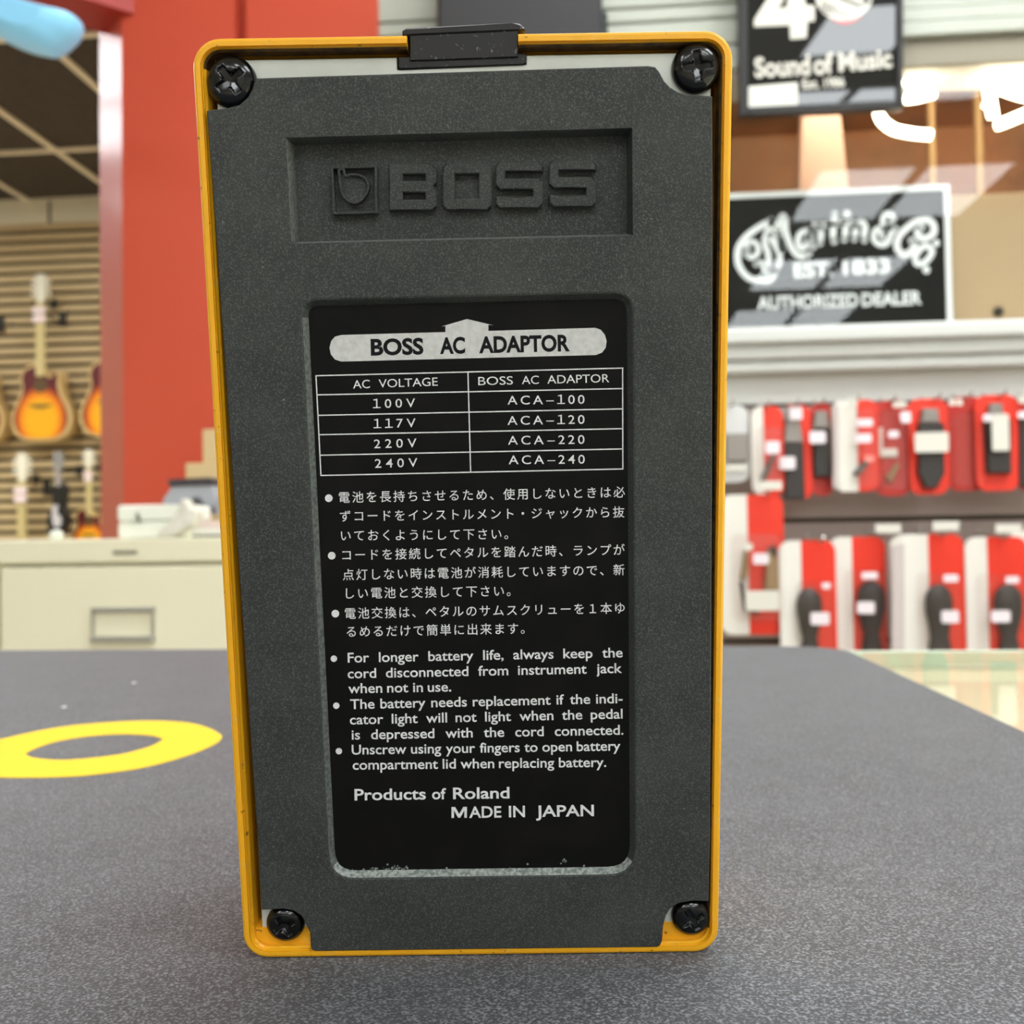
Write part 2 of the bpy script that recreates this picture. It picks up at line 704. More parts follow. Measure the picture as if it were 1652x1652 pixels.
M_yel = mat('yellow_enamel', (248, 178, 26), 0.38, coat=0.25, coat_rough=0.2,
            noise=[(420, 3, 0.62, 0.75, (246, 196, 90), 0.6), (900, 2, 0.68, 0.75, (120, 78, 20), 0.8)],
            bump=(900, 0.08, 0.0002))
M_rub = mat('black_rubber', (51, 53, 51), 0.62, spec=0.3,
            noise=[(90, 4, 0.4, 0.7, (66, 68, 65), 0.7), (5200, 1, 0.5, 0.75, (100, 102, 98), 0.65),
                   (1300, 4, 0.72, 0.80, (150, 150, 145), 0.6)],
            bump=(3200, 0.35, 0.0002))
M_rub_pale = mat('paler_rubber', (98, 102, 98), 0.8, noise=[(1800, 3, 0.4, 0.65, (66, 68, 66), 1)])  # paler rubber for lower and left walls of the recesses
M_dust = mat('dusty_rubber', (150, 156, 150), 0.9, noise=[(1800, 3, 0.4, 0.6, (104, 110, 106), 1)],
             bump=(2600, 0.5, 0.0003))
M_plate = mat('grey_steel_plate', (216, 218, 210), 0.45, metal=0.15, noise=[(160, 3, 0.4, 0.7, (204, 206, 196), 1)])
M_screw = mat('black_screw', (16, 16, 16), 0.16, spec=0.7, metal=0.3)
M_plas = mat('black_plastic', (26, 24, 24), 0.35, noise=[(1500, 2, 0.66, 0.74, (130, 130, 135), 0.6)])
M_label = mat('black_label', (12, 11, 9), 0.6, spec=0.15, noise=[(140, 4, 0.45, 0.75, (20, 18, 15), 1)])
M_ink = mat('silver_ink', (240, 240, 238), 0.6, noise=[(1600, 2, 0.3, 0.7, (216, 215, 212), 1)])
M_badge = mat('pale_grey_ink', (212, 211, 208), 0.6, noise=[(1200, 2, 0.35, 0.7, (196, 195, 190), 1)])
M_dink = mat('black_ink', (14, 13, 16), 0.6, spec=0.2)

pedal = empty('effects_pedal', P0, 'yellow metal guitar effects pedal standing on end, black rubber underside facing out',
              'guitar pedal')
pedal.matrix_world = PM
TL_ = math.asin(max(-1, min(1, -(PM.to_3x3() @ Vector((0, 1, 0))).z)))
slope = (PM.to_3x3() @ Vector((0, 1, 0))).z / (PM.to_3x3() @ Vector((0, 0, 1))).z


def sh(x, y, z):          # the end the pedal stands on is slanted so that it lies flat on the mat
    return (x, y, z - max(0, y) * slope * max(0.0, 1 - z / PH))


# enclosure: rim swept round three and a half sides, then the tapering body behind it
RAD = 0.0036
n1 = P(836, 52, 0)[0]
n0 = P(656, 60, 0)[0]


def outline(ins, y, open_=True):
    x1, z1, z0 = PW / 2 - ins, PH - ins, ins
    r = max(RAD - ins, 0.0004)
    pts = []
    for cx, cz, a0 in ((x1 - r, z1 - r, 90), (x1 - r, z0 + r, 0), (-x1 + r, z0 + r, -90), (-x1 + r, z1 - r, -180)):
        for k in range(9):
            a = math.radians(a0 - 90.0 * k / 8)
            pts.append((cx + r * math.cos(a), cz + r * math.sin(a)))
    if open_:
        pts = [(n1, z1)] + pts + [(n0, z1)]
    return [sh(p[0], y, p[1]) for p in pts]


mb = MB()
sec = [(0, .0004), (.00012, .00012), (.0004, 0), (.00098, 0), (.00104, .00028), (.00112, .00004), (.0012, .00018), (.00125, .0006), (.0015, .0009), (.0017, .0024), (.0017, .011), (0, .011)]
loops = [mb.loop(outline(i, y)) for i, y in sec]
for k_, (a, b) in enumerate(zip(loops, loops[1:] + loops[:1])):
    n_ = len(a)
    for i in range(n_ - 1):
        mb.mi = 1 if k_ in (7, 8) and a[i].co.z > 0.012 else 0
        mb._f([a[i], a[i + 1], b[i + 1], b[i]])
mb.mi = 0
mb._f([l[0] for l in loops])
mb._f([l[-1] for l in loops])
# body
ys = [0.011, 0.02, 0.045]
prev = None


def body(y, ins, top):
    return [sh(p[0], p[1], p[2] if p[2] < PH * 0.5 else p[2] - top) for p in outline(ins, y, False)]


ls = [mb.loop(body(0.0105, 0, 0)), mb.loop(body(0.022, 0.0002, 0)), mb.loop(body(0.026, 0.0004, 0.004)),
      mb.loop(body(0.040, 0.0006, 0.055)), mb.loop(body(0.0415, 0.0016, 0.057))]
mb._f(list(reversed(ls[0])))
for a, b in zip(ls, ls[1:]):
    mb.strip(a, b)
mb._f(ls[-1])
# ledge at the lower corners
mb.box(-PW / 2 + 0.001, PW / 2 - 0.001, 0.0015, 0.004, 0.0009, 0.0040)
mb.build('enclosure', [M_yel, mat('dark_brown_enamel', (92, 62, 18), 0.6, noise=[(900, 3, 0.4, 0.65, (46, 32, 16), 1)])], pedal)  # deeper inner rim faces are darker brown, apart from the lower end

# steel base plate with the notch for the treadle
dp = 0.0016
ne0, ne1 = P(640, 100, dp), P(850, 95, dp)
nb0, nb1 = P(641, 113, dp), P(849, 104, dp)
X1, Z1 = PW / 2 - 0.0025, PH - 0.0023
plate = [(-X1, 0.0036), (X1, 0.0036), (X1, Z1), (nb1[0], Z1), (nb1[0], nb1[1]), (nb0[0], nb0[1]), (nb0[0], Z1), (-X1, Z1)]
mb = MB()
mb.prism([plate, [(-0.024, 0.018), (0.024, 0.018), (0.024, 0.119), (-0.024, 0.119)]], lambda u, v: (u, dp, v), lambda u, v: (u, dp + 0.0012, v), 0.0001)
mb.build('base_plate', M_plate, pedal)

# rubber pad with two recesses
pt = -0.0003
pad_px = [(412.5, 126), (1046, 106), (1057.5, 108), (1064, 116), (1071.4, 130), (1081, 140.3), (1093.7, 148),
          (1104.8, 151.4), (1149.4, 155), (1150, 300), (1149, 800), (1146, 1350), (1143.3, 1455), (1116.7, 1454), (1096, 1457.7),
          (1081.5, 1466), (1074.3, 1478), (1070, 1495), (1068.2, 1519), (1065, 1526), (1060, 1528.5), (508, 1535), (503, 1533), (501, 1528),
          (500, 1505), (494.4, 1493), (486, 1478), (473.8, 1470), (456.9, 1467), (421.7, 1468.6), (415, 1350),
          (377, 800), (344.6, 330), (333, 178.7), (339, 177), (364, 174.6), (386.3, 169), (400, 156.5), (407.2, 142.5), (410, 131)]
outer = PP(pad_px, pt)
rec1 = PP([(461, 222), (1020, 206), (1021, 380), (470, 393)], pt)


def px_round(c, r, dep, n=6):
    """Round the corners of a px quad (TL,TR,BR,BL)."""
    out = []
    for i in range(4):
        p, a, b = Vector(c[i]), Vector(c[i - 1]), Vector(c[(i + 1) % 4])
        u, v = (a - p).normalized(), (b - p).normalized()
        rr = r[i] if isinstance(r, (list, tuple)) else r
        for k in range(n + 1):
            t = k / n
            q0, q1 = p + u * rr, p + v * rr
            m0 = q0.lerp(p, t)
            m1 = p.lerp(q1, t)
            out.append(tuple(m0.lerp(m1, t)))
    return PP(out, dep)


lab_px = [(483, 482), (1024, 469), (1028, 1413), (530, 1420)]
rec2 = px_round(lab_px, [30, 38, 48, 44], pt)


def inset2(loop, d):
    """Inset a roughly convex loop by d metres."""
    n = len(loop)
    area = sum(loop[i][0] * loop[(i + 1) % n][1] - loop[(i + 1) % n][0] * loop[i][1] for i in range(n))
    s = 1 if area > 0 else -1
    out = []
    for i in range(n):
        a, p, b = Vector(loop[i - 1]), Vector(loop[i]), Vector(loop[(i + 1) % n])
        u, v = (p - a).normalized(), (b - p).normalized()
        nu, nv = Vector((-u.y, u.x)) * s, Vector((-v.y, v.x)) * s
        m = nu + nv
        m = m / max(0.3, m.dot(nu)) if m.length > 1e-6 else nu
        out.append(tuple(p + m * d))
    return out


D1, D2 = 0.0025, 0.0011
mb = MB()
f0 = lambda u, v: (u, pt, v)
flo = mb.flat([inset2(outer, 0.00018), rec1, rec2], f0)
lo = mb.loop([(u, pt + 0.00018, v) for u, v in outer])
mb.strip(flo[0], lo)
lo2 = mb.loop([(u, dp + 0.0002, v) for u, v in outer])
mb.strip(lo, lo2)
# name recess: sloping walls, floor
q = inset2(rec1, 0.0005)
fl = mb.flat([q], lambda u, v: (u, pt + D1, v))
for i in range(4):
    j = (i + 1) % 4
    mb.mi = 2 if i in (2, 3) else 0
    mb._f([flo[1][i], flo[1][j], fl[0][j], fl[0][i]])
mb.mi = 0
# label recess: chamfer walls; the lower wall is dusty
q2 = inset2(rec2, 0.0009)
q2b = inset2(rec2, 0.00025)
mid = mb.loop([(u, pt + 0.0001, v) for u, v in q2b])
fl2 = mb.flat([q2], lambda u, v: (u, pt + D2, v))
mb.strip(flo[2], mid)
nn = len(q2)
for i in range(nn):
    j = (i + 1) % nn
    zmid = (q2[i][1] + q2[j][1]) / 2
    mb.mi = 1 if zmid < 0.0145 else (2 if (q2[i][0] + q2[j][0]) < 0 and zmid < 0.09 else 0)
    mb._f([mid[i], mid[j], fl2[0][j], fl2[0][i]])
mb.mi = 0
pad = mb.build('rubber_pad', [M_rub, M_dust, M_rub_pale], pedal)

# raised emblem and letters in the recess
ft = pt + D1 - 0.0011
fb = pt + D1 + 0.0002


def z3(x, y):
    return (450 + x / 2.7533, 190 + y / 2.7533)


def z4(x, y):
    return (300 + x / 3.591, 20 + y / 3.591)


def raised(loops, name=None, top=ft, bev=0.00016):
    L = [PP(l, top) for l in loops]
    mbx.prism(L, lambda u, v: (u, top, v), lambda u, v: (u, fb, v), bev)


c = 20
mbx = MB()
x0, y0, x1, y1 = 488, 205, 700, 412
raised([[z3(*p) for p in [(x0, y0), (x1 - c, y0), (x1, y0 + c), (x1, y0 + 82), (x1 - 12, y0 + 98), (x1, y0 + 114), (x1, y1 - c), (x1 - c, y1), (x0, y1)]],
        [z3(*p) for p in [(550, 250), (650, 250), (650, 280), (550, 280)]],
        [z3(*p) for p in [(550, 333), (650, 333), (650, 363), (550, 363)]]])
x0, y0, x1, y1 = 727, 199, 945, 410
raised([[z3(*p) for p in [(x0 + c, y0), (x1 - c, y0), (x1, y0 + c), (x1, y1 - c), (x1 - c, y1), (x0 + c, y1), (x0, y1 - c), (x0, y0 + c)]],
        [z3(*p) for p in [(780, 250), (887, 248), (887, 358), (780, 361)]]])
for (x0, y0, x1, y1) in ((962, 193, 1173, 402), (1200, 187, 1410, 396)):
    a0, a1, b0, b1, ix, jx = y0 + 46, y0 + 76, y0 + 126, y0 + 156, x0 + 45, x1 - 45
    raised([[z3(*p) for p in [(x0 + c, y0), (x1 - c, y0), (x1, y0 + c), (x1, a0), (ix, a0), (ix, a1), (x1 - c, a1), (x1, a1 + c),
                              (x1, y1 - c), (x1 - c, y1), (x0 + c, y1), (x0, y1 - c), (x0, b1), (jx, b1), (jx, b0), (x0 + c, b0),
                              (x0, b0 - c), (x0, y0 + c)]]])
o = mbx.build('raised_lettering', M_rub, pad)
mbx = MB()
raised([[z4(*p) for p in [(836, 892), (1108, 886), (1112, 1165), (850, 1172)]],
        [z4(*p) for p in [(852, 906), (1090, 900), (1094, 1150), (866, 1156)]]], bev=0.00008)
# the b with its bright ridge
bp = spline([(880, 905), (884, 960), (893, 1030), (915, 1080), (960, 1108), (1010, 1098), (1050, 1052), (1062, 1000), (1042, 955),
             (1000, 935), (950, 930), (928, 938), (918, 905)], True, 4)
bq = PP([z4(*p) for p in bp], ft)
bi = inset2(bq, 0.00032)
mbx.prism([bq, bi], lambda u, v: (u, ft, v), lambda u, v: (u, fb, v), 0.00006)
t2 = pt + D1 - 0.0006
mbx.prism([inset2(bq, 0.0002)], lambda u, v: (u, t2, v), lambda u, v: (u, fb, v))
o = mbx.build('raised_emblem', M_rub, pad)

# treadle: lip over the rim, block through the notch, tab in the plate notch, sloping plate behind
mb = MB()
la = PP([(649, 58), (649, 49), (656, 45), (826, 37), (838, 37.5), (847, 45), (847, 49)], 0.0008)
lz = PH + 0.00015
la = [(u, max(v, lz)) for u, v in la]
mb.prism([la], lambda u, v: (u, 0.0008, v), lambda u, v: (u, 0.024, v), 0.0002)
mb.mi = 0
ba = PP([(661, 57), (836, 49), (836, 92), (661, 98)], 0.0010)
mb.prism([ba], lambda u, v: (u, 0.0010, v), lambda u, v: (u, 0.012, v), 0.0001)
ta = PP([(643, 92), (849, 86), (849, 101), (845, 104), (646, 111), (643, 108)], 0.0013)
mb.prism([ta], lambda u, v: (u, 0.0013, v), lambda u, v: (u, 0.006, v), 0.0001)
mb.prism([[(PH + 0.0012, 0.024), (PH + 0.0012, 0.0275), (0.0733, 0.048), (0.0733, 0.0425), (PH - 0.002, 0.0262), (PH + 0.0002, 0.024)]],
         lambda u, v: (-0.031, v, u), lambda u, v: (0.031, v, u))
mb.build('treadle', M_plas, pedal)

# Phillips pan head screws
def screw(px, py, r_px, rot, lbl):
    cx, cz = P(px, py, -0.0004)
    r = r_px / 12.1 / 1000.0
    N = 60
    mb = MB()
    grid = {}
    ca, sa = math.cos(rot), math.sin(rot)
    for i in range(N + 1):
        for j in range(N + 1):
            a, b = 2 * i / N - 1, 2 * j / N - 1
            u = a * math.sqrt(1 - b * b / 2)
            v = b * math.sqrt(1 - a * a / 2)
            q_ = math.sqrt(u * u + v * v)
            h = 1.55 * (1 - max(0, (q_ - 0.25) / 0.75) ** 2.6) ** 0.62 if q_ < 1 else 0
            s, t = u * ca + v * sa, -u * sa + v * ca
            s, t = abs(s), abs(t)
            arm = 0.60
            wd = 0.15
            dpt = 0
            if (s < wd and t < arm) or (t < wd and s < arm):
                dpt = 1.15 * (1 - 0.55 * max(s, t) / arm)
            elif (s < wd + .09 and t < wd + .09):
                dpt = 0.7
            grid[i, j] = mb.bm.verts.new((cx + u * r, dp - 0.0001 - (0.35 + h - dpt) / 1000.0 * (r / 0.0033), cz + v * r))
    for i in range(N):
        for j in range(N):
            mb._f([grid[i, j], grid[i + 1, j], grid[i + 1, j + 1], grid[i, j + 1]], True)
    ring = [grid[i, 0] for i in range(N)] + [grid[N, j] for j in range(N)] + [grid[i, N] for i in range(N, 0, -1)] + \
           [grid[0, j] for j in range(N, 0, -1)]
    base = mb.loop([(v_.co.x, dp + 0.0001, v_.co.z) for v_ in ring])
    mb.strip(ring, base)
    o = mb.build('screw', M_screw, pedal)
    o['label'] = lbl


screw(369, 128, 40, 0.62, 'black cross head screw at the upper left corner')
screw(1126, 105, 38.5, 0.06, 'black cross head screw at the upper right corner')
screw(457, 1498, 34.5, 0.55, 'black cross head screw at the lower left corner')
screw(1118, 1487, 35.5, 0.5, 'black cross head screw at the lower right corner')

# label sheet and its print
ld = pt + D2 - 0.00006
lab = MB()
lq = inset2(rec2, 0.00094)
lab.prism([lq], lambda u, v: (u, ld, v), lambda u, v: (u, ld + 0.00008, v))
label = lab.build('label', M_label, pedal)
ld1, ld2 = ld - 0.00003, ld - 0.00005


def lf(x, y, d=ld1):
    u, v = P(x, y, d)
    return (u, d, v)


lf2 = lambda x, y: lf(x, y, ld2)


def zl(x, y):
    return (460 + x / 2.7533, 450 + y / 2.7533)


mb = MB()
pill = [(712, 236), (250, 249), (222, 256), (205, 275), (197, 306), (203, 335), (222, 358), (250, 367), (1380, 338), (1408, 327),
        (1424, 305), (1428, 276), (1420, 248), (1402, 226), (1378, 217), (903, 231), (903, 204), (925, 206), (808, 178), (695, 211),
        (712, 209)]
mb.flat([[zl(*p) for p in pill]], lf)
mb.build('printed_heading_bar', M_badge, label)
mb = MB()
for s, xa_, xb_ in (('BOSS', 381, 615), ('AC', 688, 800), ('ADAPTOR', 862, 1265)):
    f = lambda x: 337.5 - (x - 381) * 0.0222
    word(mb, s, zl(xa_, f(xa_)), zl(xb_, f(xb_)), 24.5, lf2, 0.036)
mb.build('printed_heading', M_dink, label)


def seg(mb, a, b, wd=0.95, fn=lf):
    a, b = Vector(zl(*a)), Vector(zl(*b))
    d = (b - a).normalized()
    n = Vector((-d.y, d.x)) * wd
    a -= d * wd
    b += d * wd
    mb._f(mb.loop([fn(*(a + n)), fn(*(b + n)), fn(*(b - n)), fn(*(a - n))]))


mb = MB()
for (ya, yb, xa_) in ((430, 396, 137), (515, 487, 143), (606, 577, 148), (692, 665, 152), (783, 755, 156), (873, 844, 159)):
    seg(mb, (xa_, ya), (1500, yb))
for a, b in (((137, 430), (159, 873)), ((1499, 396), (1500, 844)), ((812, 414), (824, 858))):
    seg(mb, a, b)
for s, a, b in (('AC VOLTAGE', (302, 487), (678, 474)), ('BOSS AC ADAPTOR', (858, 472), (1440, 459))):
    ws = s.split()
    pos = {'AC VOLTAGE': [(302, 377), (416, 678)], 'BOSS AC ADAPTOR': [(858, 1012), (1052, 1127), (1165, 1440)]}[s]
    for t, (xa_, xb_) in zip(ws, pos):
        f = lambda x: a[1] + (b[1] - a[1]) * (x - a[0]) / (b[0] - a[0])
        word(mb, t, zl(xa_, f(xa_)), zl(xb_, f(xb_)), 13.2, lf, 0.0)
for s, xa_, xb_, ya, yb in (('１00V', 390, 578, 574, 569), ('１１7V', 393, 580, 663, 658), ('220V', 395, 584, 752, 747),
                            ('240V', 399, 588, 839, 834), ('ACA–１00', 988, 1330, 558, 554), ('ACA–１20', 988, 1330, 648, 643),
                            ('ACA–220', 990, 1330, 736, 732), ('ACA–240', 993, 1331, 823, 820)):
    word(mb, s, zl(xa_, ya), zl(xb_, yb), 13.8, lf, 0.004, track=True, sx=1.16)
mb.build('printed_voltage_table', M_ink, label)

mb = MB()
JP = [('電池を長持ちさせるため、使用しないときは必', (544, 802.5), (1010, 793.6)),
      ('ずコードをインストルメント・ジャックから抜', (545.8, 832.8), (1009, 825.8)),
      ('いておくようにして下さい。', (546.4, 864), (833.7, 861)),
      ('コードを接続してペタルを踏んだ時、ランプが', (548, 895.5), (1009.5, 886.5)),
      ('点灯しない時は電池が消耗していますので、新', (551, 927.3), (1009.5, 919)),
      ('しい電池と交換して下さい。', (552.3, 957.3), (837.5, 952.8)),
      ('電池交換は、ペタルのサムスクリューを１本ゆ', (554, 989.7), (1010.5, 980.6)),
      ('るめるだけで簡単に出来ます。', (556, 1019), (860, 1013.5))]
for s, a, b in JP:
    cjk(mb, s, a, b, 19.6, lf, 0.004)
for x, y in ((530.4, 803.7), (535.2, 896.5), (541, 990)):
    mb.disc((x, y), 6.2, lf)
mb.build('printed_japanese_text', M_ink, label)

mb = MB()
EN = [('For longer battery life, always keep the', (561, 1068.8), (1004.6, 1060.2), 1),
      ('cord disconnected from instrument jack', (561, 1094.2), (1003.6, 1085.4), 1),
      ('when not in use.', (562, 1118.3), (728, 1115.3), 1),
      ('The battery needs replacement if the indi-', (565, 1143.8), (1004.6, 1134), 1),
      ('cator light will not light when the pedal', (564.5, 1168.6), (1004.6, 1159), 1),
      ('is depressed with the cord connected.', (567.5, 1193), (1005.8, 1185), 1),
      ('Unscrew using your fingers to open battery', (567.5, 1217.2), (1001, 1210.6), 1),
      ('compartment lid when replacing battery.', (569, 1241.6), (978, 1237), 1)]
for s, a, b, q_ in EN:
    nat = sum(width(t_, 0.012) for t_ in s.split()) * 15.4 / CAP
    L = (Vector(b) - Vector(a)).length
    fill = L - 7.5 * (len(s.split()) - 1)
    justified(mb, s, a, b, 15.4, lf, 0.012, min(1.12, fill / nat))
for x, y in ((538.6, 1062.7), (542.5, 1138.5), (546.7, 1211.8)):
    mb.disc((x, y), 5.2, lf)
for s, a, b in (('Products', (572, 1291), (687, 1289.3)), ('of', (697, 1289.2), (719.7, 1288.9)), ('Roland', (731, 1288.8), (822, 1287.6)),
                ('ADE', (757, 1319.2), (809, 1318.5)), ('IN', (821, 1318.2), (847, 1317.9)), ('JAPAN', (864.5, 1317.6), (958.3, 1316.2))):
    word(mb, s, a, b, 17.6 if s != 'of' else 17, lf, 0.018)
mm = [(0, 0), (0, 17.6), (6, 17.6), (12.5, 6.2), (19, 17.6), (25, 17.6), (25, 0), (20.8, 0), (20.8, 12), (14.3, 0.3), (10.7, 0.3), (4.2, 12), (4.2, 0)]
mb.flat([[(728.3 + u, 1319.6 - v - u * 0.012) for u, v in mm]], lf)
mb.build('printed_english_text', M_ink, label)

mb = MB()
for i in range(46):
    x = 596 + random.random() * 70 if i < 30 else (905 + random.random() * 14 if i < 38 else 540 + random.random() * 460)
    y = 1403 - (x - 600) * 0.012 - abs(random.gauss(0, 3.0)) - (6 if 30 <= i < 38 else 0)
    mb.disc((x, y), 0.7 + random.random() * 1.6, lf, 6)
o = mb.build('dust_flakes', M_dust, pedal)
o['kind'] = 'stuff'

# ================================================================ counter and mat
XRM = onZ(1408, 1062, MATZ).x
XRM = (onZ(1484, 1099, MATZ).x + onZ(1651, 1181, MATZ).x + onZ(1575, 1145, MATZ).x) / 3
YFM = onZ(1250, 1042.5, MATZ).y
GT = MATZ - 0.0034
YC = YFM + 0.004
XC0, XC1 = -0.62, 1.25
YC0 = -0.10
M_mat = mat('dark_fabric', (42, 43, 47), 0.6, spec=0.4, sheen=0.20,
            noise=[(60, 4, 0.35, 0.7, (64, 65, 69), 0.6), (2300, 2, 0.47, 0.70, (150, 153, 160), 0.72),
                   (25, 5, 0.6, 0.8, (112, 112, 116), 0.3)],
            bump=(2300, 0.5, 0.0003))
M_ring = mat('yellow_print', (234, 198, 56), 0.85, spec=0.2, noise=[(1500, 2, 0.4, 0.7, (228, 190, 50), 1)])
rc = 0.03
mo = [(XC0 + 0.03, YC0 - 0.02), (XRM, YC0 - 0.02)]
for k in range(9):
    a = math.radians(90.0 * k / 8)
    mo.append((XRM - rc + rc * math.cos(a), YFM - rc + rc * math.sin(a)))
mo.append((XC0 + 0.03, YFM))
mat_o = MB().prism_xy(mo, MATZ, MATZ - 0.0030, 0.0006).build('counter_mat', M_mat)
mat_o.data.materials.append(mat('mat_edge_rubber', (30, 30, 30), 0.7))
for p_ in mat_o.data.polygons:
    if abs(p_.normal.z) < 0.95:
        p_.material_index = 1
tag(mat_o, 'large dark grey fabric mat with yellow ring print spread on the glass counter', 'mat')
ring_o = [(0, 1192.6), (50.9, 1181), (101.7, 1172), (152.6, 1166.6), (203.4, 1163.3), (254, 1162.6), (305, 1166), (338, 1174.8), (356, 1185),
          (357.4, 1190), (348.3, 1199), (317.8, 1213), (279.7, 1225.6), (228.8, 1238.3), (178, 1246), (127, 1251.5), (76.3, 1253.6), (38, 1254),
          (0, 1253.4), (-50, 1249), (-85, 1238), (-92, 1226), (-70, 1212), (-35, 1201)]
ring_i = [(42, 1215.4), (58.5, 1206.5), (89, 1196.4), (127, 1189.5), (165, 1185.4), (203.4, 1184), (241.5, 1186.2), (259.3, 1190.5), (261.5, 1193.5),
          (241.5, 1204), (203.4, 1214.7), (165, 1220.5), (127, 1224.3), (89, 1225.6), (58.5, 1222.6), (45.8, 1219)]
mb = MB()
mp = lambda x, y: tuple(onZ(x, y, MATZ + 0.0002).xy)
lo_ = [[mp(*p) for p in spline(ring_o, True, 4)], [mp(*p) for p in spline(ring_i, True, 4)]]
mb.prism_xy(lo_, MATZ + 0.0002, MATZ - 0.0002)
o = mb.build('printed_ring', M_ring, mat_o)
o['label'] = 'bright yellow printed ring'
mb = MB()
for x, y, r in ((103, 1141, 0.0012), (216, 1102, 0.0013)):
    p = onZ(x, y, MATZ)
    mb.lathe([(r, -0.0002), (r * 0.8, 0.0003), (r * 0.3, 0.0005)], (p.x, p.y, MATZ), 9)
o = mb.build('lint', mat('pale_lint', (205, 205, 205), 0.9), mat_o)
o['kind'] = 'stuff'

# glass showcase
M_case = mat('cream_case_panel', (232, 220, 200), 0.5)
M_alu = mat('aluminium', (190, 196, 188), 0.3, metal=0.8)
case = empty('glass_showcase', ((XC0 + XC1) / 2, (YC0 + YC) / 2, 0), 'glass topped shop showcase counter under the dark mat', 'display counter')
top = rel(MB().box(XC0, XC1, YC0, YC - 0.0045, GT - 0.008, GT, 0.001).build('glass_top', M_top), case)
mb = MB()
mb.box(XC0, XC1, YC - 0.02, YC - 0.0045, 0, GT - 0.0085)
mb.box(XC0, XC0 + 0.015, YC0, YC - 0.02, 0, GT - 0.0085)
mb.box(XC1 - 0.015, XC1, YC0, YC - 0.02, 0, GT - 0.0085)
mb.box(XC0 + 0.015, XC1 - 0.015, YC0, YC0 + 0.015, 0, GT - 0.0085)
mb.box(XC0 + 0.015, XC1 - 0.015, YC0 + 0.015, YC - 0.02, 0.45, 0.47)
rel(mb.build('body', M_case), case)
SH = GT - 0.16
rel(MB().box(XC0 + 0.016, XC1 - 0.016, YC0 + 0.016, YC - 0.021, SH - 0.01, SH).build('shelf', M_trim), case)
rel(MB().tube([(0.05, 0.17, GT - 0.022), (XC1 - 0.05, 0.17, GT - 0.022)], 0.008, 8).build(
    'added_light_tube', mat('added_warm_tube', (255, 250, 235), 0.5, emit=((255, 248, 236), 42.0))), case)  # tube added under the counter glass to brighten the case interior
rel(MB().box(XC0, XC1, YC - 0.004, YC, GT - 0.03, GT + 0.0003).build('back_rail', mat('pale_green_rail', (208, 218, 204), 0.35)), case)

# ================================================================ left: file cabinet and what stands on it
M_cab = mat('cream_cabinet_enamel', (238, 233, 204), 0.45)
M_chrome = mat('brushed_chrome', (205, 205, 200), 0.28, metal=0.9)
YCB = 1.5
cx0, cx1 = onY(-28, 900, YCB).x, onY(428, 900, YCB).x
ztop = onY(180, 869, YCB).z
cab = empty('filing_cabinet', ((cx0 + cx1) / 2, YCB + 0.23, 0), 'cream steel filing cabinet behind the mat with a framed card holder', 'filing cabinet')
mb = MB()
mb.box(cx0, cx1, YCB + 0.02, YCB + 0.46, 0, ztop - 0.001)
zb_ = onY(180, 908, YCB).z
mb.box(cx0, cx1, YCB, YCB + 0.03, zb_, ztop, 0.003)
mb.box(cx0, cx0 + 0.018, YCB, YCB + 0.03, 0, zb_)
mb.box(cx1 - 0.018, cx1, YCB, YCB + 0.03, 0, zb_)
rel(mb.build('body', M_cab), cab)
dz0 = zb_ - 0.006
dx0, dx1 = onY(2, 950, YCB).x, onY(404, 950, YCB).x
for i in range(3):
    d = rel(MB().box(dx0, dx1, YCB - 0.002, YCB + 0.019, dz0 - 0.30, dz0, 0.002).build('drawer', M_cab), cab)
    zc = dz0 - (zb_ - 0.006 - onY(202, 1007, YCB).z)
    hx0, hx1 = onY(151, 1000, YCB).x, onY(252, 1000, YCB).x
    mb = MB()
    hh = 0.026
    yh = YCB - 0.008
    mb.box(hx0, hx1, yh, YCB - 0.002, zc + hh - 0.008, zc + hh, 0.0015)
    mb.box(hx0, hx1, yh - 0.006, YCB - 0.002, zc - hh, zc - hh + 0.009, 0.002)
    mb.box(hx0, hx0 + 0.004, yh, YCB - 0.002, zc - hh, zc + hh, 0.001)
    mb.box(hx1 - 0.004, hx1, yh, YCB - 0.002, zc - hh, zc + hh, 0.001)
    hd = mb.build('card_holder', M_chrome)
    hd.parent = d
    dz0 -= 0.312
pb = onY(202, 891, YCB)
rel(MB().box(pb.x - 0.019, pb.x + 0.019, YCB - 0.0015, YCB + 0.001, pb.z - 0.003, pb.z + 0.003, 0.0006).build('badge', mat('grey_badge', (150, 148, 130), 0.4, metal=0.5)), cab)

M_wplas = mat('white_plastic', (244, 246, 232), 0.45)
ZT = ztop
for (a, b, ya, yb, lb) in ((189, 290, 837, 866, 'lower white plastic case lying on the cream cabinet'),
                           (188, 300, 808, 836, 'upper white plastic case with dark latch, stacked on another white case')):
    Yc = YCB + 0.03
    pa, pc = onY(a, ya, Yc), onY(b, yb, Yc)
    z0, z1 = (ZT + 0.0005, ZT + 0.026) if ya > 830 else (ZT + 0.027, ZT + 0.052)
    r = empty('plastic_case', ((pa.x + pc.x) / 2, Yc + 0.1, z0), lb, 'case', 'white plastic cases on the cabinet')
    mb = MB()
    mb.prism_xz(rrect(pa.x, pc.x, z0, z1, 0.006), Yc, Yc + 0.1, 0.004)
    rel(mb.build('shell', M_wplas), r)
    if ya < 830:
        l = onY(223, 830, Yc)
        rel(MB().tube([(l.x - 0.002, Yc - 0.001, z0 + 0.012), (l.x + 0.004, Yc - 0.003, z0 - 0.001)], 0.0022, 8).build('latch', mat('dark_latch', (92, 100, 84), 0.5)), r)
